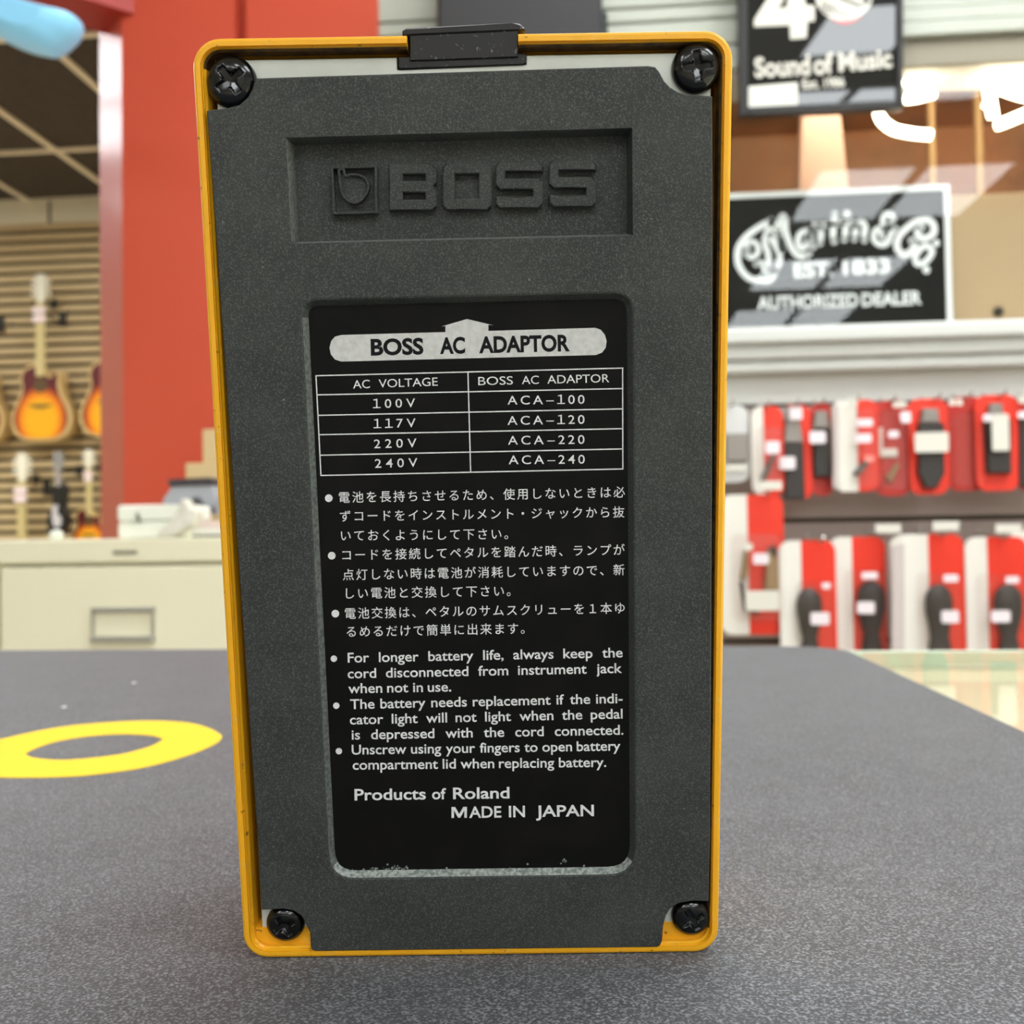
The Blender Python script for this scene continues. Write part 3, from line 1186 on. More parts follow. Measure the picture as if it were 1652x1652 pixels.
# white bag slumped beside the cases
Yg = YCB + 0.014
gp = [(258, 866), (300, 845), (312, 828), (300, 812), (282, 806), (292, 800), (308, 822), (325, 826), (322, 838), (300, 850), (272, 866.5)]
mb = MB()
g = [onY(x, y, Yg) for x, y in [(262, 860), (276, 850), (290, 838), (302, 824), (312, 828), (318, 836)]]
pl = xz([(262, 867), (262, 858), (290, 828), (296, 806), (304, 808), (310, 822), (322, 826), (317, 840), (312, 850), (280, 867)], Yg)
pl = [(u, max(v, ZT + 0.0006)) for u, v in pl]
mb.prism_xz(spline(pl, True, 4), Yg - 0.012, Yg + 0.014, 0.003)
bag = mb.build('folded_sheet', mat('white_sheet', (238, 236, 222), 0.7, noise=[(60, 2, .4, .6, (226, 222, 206), 1)]), smooth=False)
tag(bag, 'crumpled white plastic sheet draped beside the white cases', 'plastic sheet')
# paper pile
Yq = YCB + 0.12
p0, p1 = onY(258, 850, Yq), onY(470, 850, Yq)
for i, (hz, dxx, c_) in enumerate(((0.007, 0, (92, 92, 84)), (0.008, 0.002, (226, 220, 212)), (0.009, 0.012, (226, 204, 196)))):
    pass
zq = ZT + 0.0005
pn = ['grey folder at the bottom of the paper pile on the cabinet', 'white magazine in the middle of the paper pile on the cabinet',
      'pink tinted magazine on top of the paper pile on the cabinet']
for i, (hz, dxx, c_) in enumerate(((0.004, 0, (120, 120, 108)), (0.010, 0.006, (232, 228, 222)), (0.011, 0.030, (226, 206, 200)))):
    o = MB().box(p0.x + 0.05 + dxx, p1.x, Yq - 0.04 + dxx * 0.1, Yq + 0.16, zq, zq + hz, 0.0015).build('magazine', mat('paper_%d' % i, c_, 0.7))
    tag(o, pn[i], 'magazine', 'paper pile on the cabinet')
    zq += hz + 0.0002
# grey tape dispenser like machine with dark top
Yt = YCB + 0.14
r = empty('desk_machine', (onY(305, 800, Yt).x, Yt + 0.04, zq), 'grey and black desk machine on top of the paper pile', 'desk machine')
mb = MB()
body_px = [(262, 828), (262, 806), (272, 792), (278, 780), (288, 776), (335, 774), (345, 782), (350, 800), (352, 829)]
pl = [(u, max(v, zq + 0.0003)) for u, v in xz(body_px, Yt)]
mb.prism_xz(pl, Yt, Yt + 0.09, 0.003)
rel(mb.build('housing', mat('grey_plastic', (166, 168, 174), 0.4)), r)
rel(MB().prism_xz(xz([(270, 773), (338, 770), (346, 776), (344, 783), (272, 785)], Yt - 0.004), Yt - 0.004, Yt + 0.08, 0.002).build('lid', mat('dark_plastic', (62, 58, 62), 0.45)), r)
rel(MB().prism_xz(spline(xz([(298, 814), (312, 803), (322, 803), (330, 814), (345, 818), (345, 827), (318, 827)], Yt - 0.003), True, 3), Yt - 0.003, Yt + 0.01).build('roller_cover', mat('charcoal_plastic', (86, 84, 86), 0.5)), r)
# cartons behind
M_card = mat('tan_cardboard', (216, 190, 142), 0.7)
Yk = YCB + 0.30
o = MB().box(onY(299, 760, Yk).x, onY(420, 760, Yk).x, Yk, Yk + 0.14, ZT + 0.0005, onY(310, 747, Yk).z, 0.002).build('carton', M_card)
tag(o, 'wide tan cardboard carton at the back of the cabinet top', 'carton', 'cartons on the cabinet')
zk = onY(310, 747, Yk).z
o = MB().box(onY(325, 760, Yk).x, onY(420, 760, Yk).x, Yk + 0.005, Yk + 0.13, zk + 0.0005, onY(330, 692, Yk).z, 0.002).build('carton', M_card)
tag(o, 'narrower tan carton stacked on the wide carton', 'carton', 'cartons on the cabinet')
# small white dome shaped roll on the cabinet's left
pd = onY(91, 866, YCB + 0.05)
o = MB().lathe([(0.0105, 0), (0.0115, 0.004), (0.0105, 0.009), (0.007, 0.0135), (0.002, 0.0155)], (pd.x, YCB + 0.05, ZT + 0.0004), 20).build('tape_roll', mat('glossy_white', (226, 232, 214), 0.25))
tag(o, 'small white domed roll alone on the cabinet edge', 'roll')

# ================================================================ guitars on the far wall
M_sun = mat('sunburst_amber', (250, 170, 24), 0.3, coat=0.4)
M_burst = mat('sunburst_maroon', (116, 24, 26), 0.3, coat=0.4)
M_bind = mat('pale_maple', (214, 182, 118), 0.45)
M_neck = mat('pale_neck', (214, 194, 132), 0.5)
M_head = mat('spotlit_pale_headstock', (252, 246, 220), 0.15, coat=1.0)  # spot light on headstock and tuners is painted into this pale colour
M_tag = mat('pinkish_tag', (255, 232, 226), 0.5)
M_dark = mat('dark_metal', (42, 40, 34), 0.5)


def sunburst(name):
    """Amber centre to maroon shoulders, as the guitar is painted."""
    m = mat(name, (250, 170, 24), 0.3, coat=0.4)
    nt = m.node_tree
    b = nt.nodes['Principled BSDF']
    tc = nt.nodes.new('ShaderNodeTexCoord')
    mp_ = nt.nodes.new('ShaderNodeMapping')
    mp_.inputs['Scale'].default_value = (5.4, 0.0, 4.5)
    mp_.inputs['Location'].default_value = (0, 0, -0.62)
    gr = nt.nodes.new('ShaderNodeTexGradient')
    gr.gradient_type = 'SPHERICAL'
    rp = nt.nodes.new('ShaderNodeValToRGB')
    e = rp.color_ramp.elements
    e[0].position, e[0].color = 0.0, lin((96, 18, 26))
    e[1].position, e[1].color = 0.55, lin((255, 186, 16))
    for p_, c_ in ((0.10, (120, 26, 24)), (0.26, (238, 116, 14)), (0.36, (252, 160, 14))):
        n = e.new(p_)
        n.color = lin(c_)
    nt.links.new(tc.outputs['Object'], mp_.inputs['Vector'])
    nt.links.new(mp_.outputs[0], gr.inputs[0])
    nt.links.new(gr.outputs['Fac'], rp.inputs[0])
    nt.links.new(rp.outputs[0], b.inputs['Base Color'])
    return m


M_sunb = sunburst('sunburst_top')
# body half outline, metres, z up from body bottom
BODY = [(0.0, 0.0), (0.10, 0.008), (0.165, 0.045), (0.195, 0.115), (0.185, 0.19), (0.150, 0.255), (0.128, 0.31), (0.125, 0.35), (0.135, 0.40), (0.12, 0.445), (0.075, 0.47), (0.03, 0.475)]


def guitar(x, zb, label, grp, sc=1.0, tags=True):
    Y = YF - 0.16
    r = empty('acoustic_guitar', (x, Y, zb), label, 'guitar', grp)
    r.scale = (sc, sc, sc)
    cut = [(0.0, 0.0), (0.10, 0.008), (0.165, 0.045), (0.195, 0.115), (0.185, 0.19), (0.150, 0.255), (0.128, 0.31), (0.118, 0.36), (0.125, 0.415), (0.105, 0.43), (0.085, 0.405), (0.05, 0.40), (0.032, 0.43)]
    out = spline(cut + [(-p[0], p[1]) for p in reversed(BODY[1:])], True, 4)
    mb = MB()
    mb.prism_xz(out, 0.0, 0.095, 0.004)
    mb.build('body', M_bind, r)
    ins = [(u * 0.88, 0.235 + (v - 0.235) * 0.93) for u, v in out]
    MB().prism_xz(ins, -0.002, 0.001).build('soundboard', M_sunb, r)
    MB().prism_xz(rrect(-0.026, 0.026, 0.40, 0.86, 0.004), -0.014, 0.012, 0.003).build('neck', M_neck, r)
    mb = MB()
    mb.disc((0, 0.345), 0.047, lambda u, v: (u, -0.0035, v), 28)
    mb.build('sound_hole', mat('dark_hole', (96, 70, 30), 0.6), r)
    sm = spline([(-0.075, 0.222), (-0.03, 0.206), (0, 0.202), (0.03, 0.206), (0.075, 0.222), (0.03, 0.226), (0, 0.227), (-0.03, 0.226)], True, 4)
    MB().prism_xz(sm, -0.010, -0.001).build('bridge', mat('brown_bridge', (140, 104, 40), 0.5), r)
    hs = MB()
    hs.prism_xz([(-0.024, 0.86), (0.024, 0.86), (0.03, 0.90), (0.036, 1.02), (0.012, 1.035), (-0.012, 1.035), (-0.036, 1.02), (-0.03, 0.90)], -0.006, 0.012, 0.003)
    hso = hs.build('headstock', M_head, r)
    for sx in (-1, 1):
        for zz_ in (0.915, 0.95, 0.985):
            MB().lathe([(0.004, -0.016), (0.012, -0.012), (0.012, 0.006), (0.004, 0.008)], (sx * 0.05, 0.004, zz_), 12).build('tuner', M_head, hso)
    for k, zt_ in enumerate((0.752, 0.803) if tags else ()):
        MB().prism_xz(rrect(-0.042, 0.042, zt_ - 0.022, zt_ + 0.022, 0.018, 6), -0.024, -0.016, 0.002).build('price_tag', M_tag, r)
    return r


Yg_ = YF - 0.16
hook_spots = []
for (px_, py, lb, sc_) in ((66, 712, 'sunburst acoustic guitar hanging in full view on the tan slatwall', 1.0),
                          (177, 706, 'sunburst acoustic guitar half hidden by the red pillar, upper row', 1.0),
                          (-42, 716, 'sunburst acoustic guitar cut off by the left frame edge', 1.0),
                          (144, 900, 'small orange guitar low beside the red pillar, lower row', 0.64),
                          (36, 1003, 'guitar in the lower row, pale neck rising over the cabinet', 1.0)):
    p = onY(px_, py, Yg_)
    guitar(p.x, p.z, lb, 'guitars hanging on the far slatwall', sc_)
    hook_spots.append((p.x, p.z + 0.88 * sc_, 0.175, 0.04 * sc_))
# black electric guitar in a stand-like hang at x=120
p = onY(108, 860, Yg_)
hook_spots.append((p.x, p.z + 0.395, 0.275, 0.021))
r = empty('black_guitar', (p.x, Yg_ - 0.10, p.z - 0.25), 'slim black guitar hanging low between two pale necks', 'guitar', 'guitars hanging on the far slatwall')
zb0 = -0.25
MB().prism_xz(spline([(-0.05, 0.25), (0.03, 0.24), (0.06, 0.33), (0.035, 0.42), (0.045, 0.52), (0.0, 0.56), (-0.05, 0.52), (-0.035, 0.42), (-0.075, 0.33)], True, 4), 0.0, 0.05, 0.004).build('body', mat('black_lacquer', (34, 32, 30), 0.3), r)
MB().prism_xz(rrect(-0.016, 0.016, 0.53, 0.66, 0.003), -0.006, 0.02).build('neck', mat('grey_neck', (170, 160, 150), 0.5), r)
MB().prism_xz(rrect(-0.03, 0.03, 0.63, 0.74, 0.012), -0.004, 0.014).build('headstock', mat('grey_headstock', (150, 146, 140), 0.3), r)
MB().prism_xz(spline([(-0.03, 0.30), (0.01, 0.29), (0.02, 0.34), (-0.005, 0.37), (0.0, 0.42), (-0.035, 0.40)], True, 4), -0.005, 0.003).build('pickguard', mat('pearl_pickguard', (212, 206, 204), 0.3), r)
# dark hangers on the slatwall
for (px_, py, lb) in ((103, 515, 'empty dark hanger on the slatwall right of the full sunburst guitar'),
                      (3, 525, 'empty dark hanger on the slatwall at the left frame edge'),
                      (77, 787, 'empty dark hanger on the slatwall between the lower guitar necks')):
    p = onY(px_, py, YF)
    r = empty('wall_hanger', (p.x, YF - 0.004, p.z), lb, 'hanger', 'dark hangers on the slatwall')
    MB().box(-0.022, 0.022, -0.012, 0.0, -0.05, 0.05, 0.004).build('back_plate', M_dark, r)
    mb = MB()
    for s in (-1, 1):
        mb.tube([(s * 0.012, -0.01, -0.02), (s * 0.014, -0.06, -0.025), (s * 0.03, -0.09, -0.02), (s * 0.03, -0.10, 0.0)], 0.006, 8)
    mb.build('fork', M_dark, r)
for x, z, dep_, hw_ in hook_spots:
    r = empty('guitar_hook', (x, YF - 0.004, z), 'dark yoke hook holding a guitar by its headstock on the slatwall', 'hanger', 'yoke hooks that hold the guitars')
    mb = MB()
    mb.box(-0.02, 0.02, -0.01, 0, -0.03, 0.03, 0.003)
    for s in (-1, 1):
        mb.tube([(s * 0.01, -0.008, 0), (s * hw_, -0.08, -0.02), (s * hw_, -dep_, -0.02)], 0.005, 8)
    mb.build('yoke', M_dark, r)

# pale blue shade hanging at the upper left
YB_ = 1.6
sp = [(-70, -25), (-20, -8), (28, 3), (75, 17), (112, 26), (124, 29), (128.5, 35), (127, 46), (121, 58), (110, 69), (97, 80), (80, 86),
      (60, 83), (42, 79), (20, 71), (0, 61), (-40, 35), (-70, 5)]
pl = xz(sp, YB_)
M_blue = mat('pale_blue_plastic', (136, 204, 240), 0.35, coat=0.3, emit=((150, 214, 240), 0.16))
bs = empty('blue_shade', (pl[0][0], YB_, pl[0][1]), 'pale blue rounded glossy shade hanging in the upper left corner', 'hanging shade')
mb = MB()
cx_ = sum(p[0] for p in pl) / len(pl)
cz_ = sum(p[1] for p in pl) / len(pl)
rings = []
pls = spline(pl, True, 3)
for k in range(9):
    t = k / 8.0
    s_ = max(0, 1 - abs(2 * t - 1) ** 3 * 0.5)
    rings.append(mb.loop([(cx_ + (u - cx_) * s_, YB_ - 0.05 + t * 0.10, cz_ + (v - cz_) * s_) for u, v in pls]))
for a, b in zip(rings, rings[1:]):
    mb.strip(a, b, smooth=True)
mb._f(rings[0])
mb._f(list(reversed(rings[-1])))
rel(mb.build('shade', M_blue), bs)
rel(MB().tube([(cx_ - 0.05, YB_, cz_ + 0.02), (cx_ - 0.05, YB_, CEIL)], 0.003, 8).build('cord', M_whitem), bs)

# ================================================================ right: window display
M_signb = mat('black_sign', (9, 9, 9), 0.6, spec=0.15)
M_signw = mat('white_sign_paint', (246, 248, 248), 0.5)
YS = YW + 0.035
zsill = zo0
tl_, tr_, br_, bl_ = onY(1150, 319, YS), onY(1529, 296, YS), onY(1529, 517, YS), onY(1150, 533, YS)
sx0, sx1 = tl_.x, tr_.x
sz1 = (tr_.z + tl_.z) / 2
sz0 = zsill + 0.0005
sign = empty('dealer_sign', ((sx0 + sx1) / 2, YS, sz0), 'black dealer sign with white scrolled lettering standing in the display window', 'sign')
rel(MB().box(sx0, sx1, YS, YS + 0.006, sz0, sz1).build('board', M_signb), sign)
bw = 0.0085
mb = MB()
mb.box(sx0 - 0.002, sx1 + 0.002, YS - 0.003, YS + 0.008, sz1 - bw, sz1 + 0.002)
mb.box(sx1 - bw, sx1 + 0.002, YS - 0.003, YS + 0.008, sz0, sz1 - bw)
mb.box(sx0 - 0.002, sx0 + bw, YS - 0.003, YS + 0.008, sz0, sz1 - bw)
rel(mb.build('border', M_signw), sign)


def sgn(dy):
    def f(x, y):
        p = onY(x, y, YS - dy)
        return (p.x, YS - dy, p.z)
    return f


def zA(l):
    return [(1180 + x / 9.178, 310 + y / 9.178) for x, y in l]


def zB(l):
    return [(1350 + x / 9.178, 310 + y / 9.178) for x, y in l]


fn = sgn(0.001)
mb = MB()
for st, w_ in ((zA([(210, 920), (300, 970), (385, 910), (395, 820), (345, 745), (270, 740), (215, 800), (250, 850)]), 3.6),
               (zA([(600, 430), (480, 480), (330, 570), (190, 690), (110, 820), (90, 950), (110, 1080), (190, 1210), (300, 1290), (430, 1300), (540, 1310), (610, 1250), (650, 1150)]), 4.6),
               (zA([(370, 1070), (430, 1045), (480, 1090), (500, 1160), (560, 1220)]), 3.8),
               (zA([(600, 450), (545, 560), (500, 660), (500, 780), (540, 900), (550, 1020), (530, 1130)]), 4),
               (zA([(560, 640), (640, 770), (710, 900), (715, 1000), (690, 1090), (620, 1180)]), 4),
               (zA([(590, 420), (650, 560), (700, 690), (740, 800), (745, 850)]), 4.6),
               (zA([(745, 850), (720, 700), (700, 560), (720, 420), (765, 350), (795, 430), (800, 560), (840, 700), (885, 810), (935, 890), (1000, 940), (1080, 945), (1150, 915)]), 4.2),
               (zA([(1170, 570), (1090, 575), (1015, 620), (985, 710), (1005, 810), (1060, 830), (1115, 770), (1150, 660)]), 4),
               (zA([(1165, 560), (1165, 690), (1180, 780), (1215, 810)]), 4.2),
               (zA([(1240, 480), (1310, 510), (1325, 620), (1310, 755)]), 4.4), (zA([(1320, 530), (1390, 480), (1450, 490)]), 3.8),
               (zA([(1530, 320), (1515, 480), (1505, 640), (1520, 730)]), 4.4), (zA([(1420, 480), (1530, 475), (1660, 465)]), 3.4),
               (zB([(60, 450), (125, 480), (125, 620), (110, 700)]), 4.4),
               (zB([(200, 450), (280, 490), (275, 600), (260, 695)]), 4.2), (zB([(285, 500), (370, 445), (420, 510), (405, 630), (410, 715)]), 4.2),
               (zB([(800, 450), (840, 380), (770, 315), (700, 350), (680, 440), (690, 520), (600, 545), (550, 615), (550, 700), (620, 770), (710, 775), (775, 715), (790, 640), (870, 540)]), 3.8),
               (zB([(700, 520), (650, 610), (690, 690)]), 3.2),
               (zB([(1255, 525), (1195, 600), (1235, 675), (1330, 680), (1425, 615), (1440, 520), (1385, 430), (1280, 410), (1160, 445), (1040, 530), (940, 630), (890, 745), (910, 860), (990, 925), (1085, 890), (1145, 800), (1110, 720)]), 4.8)):
    mb.ribbon(st, w_ * 1.12, fn)
mb.ribbon(zB([(1360, 805), (1410, 880), (1365, 975), (1280, 1050), (1190, 1060), (1160, 975), (1205, 880), (1285, 805)]), 4.8, fn, True)
for p_, r_ in (((150, 320), 6), ((1475, 755), 5.5), ((1325, 1150), 6)):
    mb.disc(zB([p_])[0], r_, fn)
for s, a, b, c_ in (('EST.', (1281, 447.5), (1345, 444.5), 22), ('1833', (1361, 443.3), (1436, 439.3), 22),
                    ('AUTHORIZED', (1222, 499.5), (1385, 494), 20), ('DEALER', (1391, 493.7), (1487, 490), 20)):
    word(mb, s, a, b, c_, fn, 0.03)
rel(mb.build('lettering', M_signw), sign)

# framed poster hung on the wall over the window's top left
YO = YW - 0.055
poster = empty('framed_poster', (onY(1325, 100, YO).x, YO, onY(1325, 178, YO).z), 'black framed anniversary poster with a large white 4 hanging over the window', 'poster')
q0, q1 = onY(1196, 186, YO), onY(1452, 172, YO)
px0, px1 = q0.x, q1.x
pz0 = (q0.z + q1.z) / 2
pz1 = onY(1325, -150, YO).z
rel(MB().box(px0, px1, YO, YO + 0.012, pz0, pz1).build('print', mat('black_print', (9, 9, 9), 0.6, spec=0.1, coat=1.0, coat_rough=0.02)), poster)
mb = MB()
fwid = 0.012
mb.box(px0 - 0.004, px0 + fwid, YO - 0.008, YO + 0.02, pz0 - 0.004, pz1 + 0.004, 0.002)
mb.box(px1 - fwid * 0.6, px1 + 0.004, YO - 0.008, YO + 0.02, pz0 - 0.004, pz1 + 0.004, 0.002)
mb.box(px0 + fwid, px1 - fwid * 0.6, YO - 0.008, YO + 0.02, pz0 - 0.004, pz0 + fwid, 0.002)
mb.box(px0 + fwid, px1 - fwid * 0.6, YO - 0.008, YO + 0.02, pz1 - fwid, pz1 + 0.004, 0.002)
rel(mb.build('frame', mat('black_frame', (28, 26, 26), 0.35)), poster)


def pst(dy):
    def f(x, y):
        p = onY(x, y, YO - dy)
        return (p.x, YO - dy, p.z)
    return f


def zP(l):
    return [(1190 + x / 6.1185, y / 6.1185) for x, y in l]


M_pw = mat('cream_poster_ink', (226, 222, 210), 0.4, coat=0.6)
M_pr = mat('red_poster_ink', (206, 60, 66), 0.4, coat=0.6)
M_pg = mat('grey_poster_ink', (66, 62, 56), 0.4, coat=0.6)
f1, f2, f3 = pst(0.0006), pst(0.001), pst(0.0014)
mb = MB()
mb.flat([zP([(390, -140), (640, -150), (650, 92), (740, 98), (745, 242), (676, 250), (668, 402), (508, 416), (500, 284), (150, 300), (152, 228)]),
         zP([(388, 130), (472, 108), (476, -20)])], f1)
for s, a, b, c_, bo in (('Sound', (1217, 126.5), (1306, 122), 29, 0.03), ('of', (1312, 122), (1344, 119.5), 30, 0.03), ('Music', (1352, 117), (1438, 110), 27, 0.035),
                        ('Est.', (1294, 144.5), (1321, 143), 14, 0.03), ('1986', (1329, 142.5), (1362, 140.5), 14, 0.03)):
    word(mb, s, a, b, c_, f1, bo)
rel(mb.build('white_print', M_pw), poster)
mb = MB()
mb.disc(zP([(1040, 70)])[0], 34, f1, 32, 33)
rel(mb.build('red_disc', M_pr), poster)
mb = MB()
mb.disc(zP([(1025, 0)])[0], 46, f2, 36, 39)
rel(mb.build('round_badge', M_pw), poster)
mb = MB()
for k in range(9):
    x = 830 + k * 32
    mb.ribbon(zP([(x, 60 + k * 14), (x - 26, 150 + k * 8)]), 1.3, f3)
for k in range(5):
    mb.ribbon(zP([(1215 + k * 4, 80 - k * 22), (1270 + k * 6, 60 - k * 22)]), 1.3, f3)
mb.ribbon(zP([(930, 0), (1190, 105)]), 2.0, f3)
rel(mb.build('badge_lines', M_pg), poster)
mb = MB()
mb.flat([zP([(106, 862), (588, 822), (592, 1046), (108, 1082)])], f2)
rel(mb.build('sticker', mat('white_sticker', (238, 236, 226), 0.5)), poster)

poster.rotation_euler.x = math.radians(5.4)

# peach board, cartons and timber edging behind the glass
M_peach = mat('peach_board', (240, 202, 182), 0.5)
Yb = YW + 0.32
o = MB().prism_xz(spline(xz([(1293, 186), (1300, 180), (1352, 178), (1357, 188), (1366, 300), (1372, 420), (1280, 420), (1287, 300)], Yb), True, 4) if False else
                  [(onY(x, y, Yb).x, max(onY(x, y, Yb).z, zsill + 0.001)) for x, y in [(1293, 188), (1300, 181), (1350, 178), (1357, 187), (1372, 330), (1378, 600), (1284, 600), (1286, 330)]],
                  Yb, Yb + 0.03, 0.004).build('peach_board', M_peach)
tag(o, 'tall pale peach board standing behind the dealer sign', 'board')
Yx = YW + 0.16
pa, pc = onY(1532, 314, Yx), onY(1700, 514, Yx)
r = empty('carton', ((pa.x + pc.x) / 2, Yx + 0.1, zsill), 'tan cardboard carton in the window right of the dealer sign', 'carton')
rel(MB().box(pa.x, pc.x, Yx, Yx + 0.2, zsill + 0.0005, onY(1600, 312, Yx).z, 0.003).build('box', mat('light_carton', (180, 154, 120), 0.7)), r)
kz = onY(1610, 503, Yx)
rel(MB().lathe([(0.010, -0.004), (0.010, 0.0)], (kz.x, Yx - 0.0005, kz.z), 16, axis='y').build('hand_hole', mat('dark_slot', (40, 34, 30), 0.7)), r)
M_edge = mat('tan_timber_edge', (178, 146, 98), 0.5)
for (xa_, ya, yb, ww, dY, lb) in ((1505, 100, 700, 4.5, 0.45, 'left tan timber upright in the display window'),
                                 (1581, 90, 700, 5, 0.50, 'right tan timber upright in the display window')):
    p = onY(xa_, 250, YW + dY)
    hw = ww / F * (YW + dY)
    o = MB().box(p.x - hw, p.x + hw, YW + dY, YW + dY + 0.02, zsill + 0.0005, zo1 + 0.168, 0.002).build('timber_upright', M_edge)
    tag(o, lb, 'upright', 'timber uprights in the window')
lp = empty('added_niche_light', ((xo0 + xo1) / 2, YW + 0.2, zo1 + 0.17), 'unseen strip light added to brighten the display window niche', 'strip light')  # lamp added above the opening, out of view, to brighten the niche
MB().box(-0.6, 0.6, -0.02, 0.02, -0.02, 0.0).build('housing', M_whitem, lp)
MB().tube([(-0.58, 0, -0.035), (0.58, 0, -0.035)], 0.013, 10).build('tube', mat('added_niche_tube', (255, 244, 224), 0.5, emit=((255, 236, 210), 20.0)), lp)
# glowing glass tubes hung in the window
M_neon = mat('lit_tube', (255, 250, 235), 0.4, emit=((255, 240, 208), 9.0))
Yn = YW + 0.06
neon = empty('tube_sign', (onY(1540, 150, Yn).x, Yn, onY(1540, 230, Yn).z), 'glowing white tube lettering hung in the display window, top right', 'light sign')


def tub(pts, r, smooth=True):
    pts = [onY(x, y, Yn) for x, y in (spline(pts) if smooth else pts)]
    rel(MB().tube([tuple(p) for p in pts], r / F * Yn, 12).build('lit_tube', M_neon), neon)


tub([(1416, 177), (1422, 193), (1440, 208), (1470, 215), (1502, 218)], 8)
tub([(1461, 159), (1480, 157), (1507, 150)], 8)
tub([(1460, 133), (1475, 124), (1495, 116), (1525, 110)], 8)
tub([(1608, 202), (1625, 196), (1665, 179)], 8)
tub([(1602, 188), (1598, 165), (1594, 135), (1596, 108), (1606, 98)], 8)
tub([(1606, 98), (1632, 96), (1648, 112), (1640, 132), (1612, 142), (1600, 150)], 8)
tub([(1612, 142), (1640, 152), (1665, 158)], 8)
tub([(1588, 166), (1604, 172)], 7)
zc_ = onY(1540, 112, Yn).z
mb = MB()
for x in (1490, 1625):
    p = onY(x, 112, Yn)
    mb.tube([(p.x, Yn, p.z), (p.x, Yn + 0.065, zo1 + 0.1), (p.x, Yn + 0.065, zo1 + 0.168)], 0.0015, 6)
rel(mb.build('hanging_wire', M_dark), neon)

# black box on the white wall above the pedal
Ybx = YW - 0.16
spk = empty('wall_speaker', (onY(845, 60, Ybx).x, Ybx + 0.07, onY(845, 140, Ybx).z), 'black box mounted on the white boards above the pedal', 'speaker')
mb = MB()
mb.prism_xz(xz([(706, -160), (970, -172), (972, 40), (986, 140), (700, 150), (704, 60)], Ybx), Ybx, Ybx + 0.10, 0.006)
rel(mb.build('cabinet', mat('matt_black', (40, 38, 40), 0.6)), spk)
mb = MB()
mb.prism_xz(xz([(972, 15), (980, 22), (984, 150), (972, 150)], Ybx + 0.01), Ybx + 0.01, Ybx + 0.09, 0.002)
rel(mb.build('side_rail', mat('dark_green_black', (38, 44, 36), 0.5)), spk)
zc2 = onY(845, 0, Ybx).z
rel(MB().box(onY(830, 0, Ybx).x, onY(860, 0, Ybx).x, Ybx + 0.1, YW - 0.0125, zc2 - 0.03, zc2 + 0.03).build('bracket', M_dark), spk)

# ================================================================ packages on the slatwall
M_cw = mat('white_card', (236, 232, 222), 0.5)
M_cg = mat('grey_card_side', (206, 194, 190), 0.5)
M_cr = mat('red_card', (236, 52, 28), 0.45)
M_cd = mat('dark_red_card', (190, 44, 34), 0.45)
M_cb = mat('black_item', (52, 46, 42), 0.5)
M_tg = mat('price_label', (240, 228, 232), 0.5)
M_tan = mat('tan_item', (158, 130, 92), 0.5)
M_silver = mat('silver_item', (150, 142, 136), 0.35, metal=0.4)
PG1 = 'red and white packages in the upper row on the slatwall'
PG2 = 'red and white packages in the lower row on the slatwall'
M_hook = mat('steel_hook', (176, 170, 160), 0.3, metal=0.8)


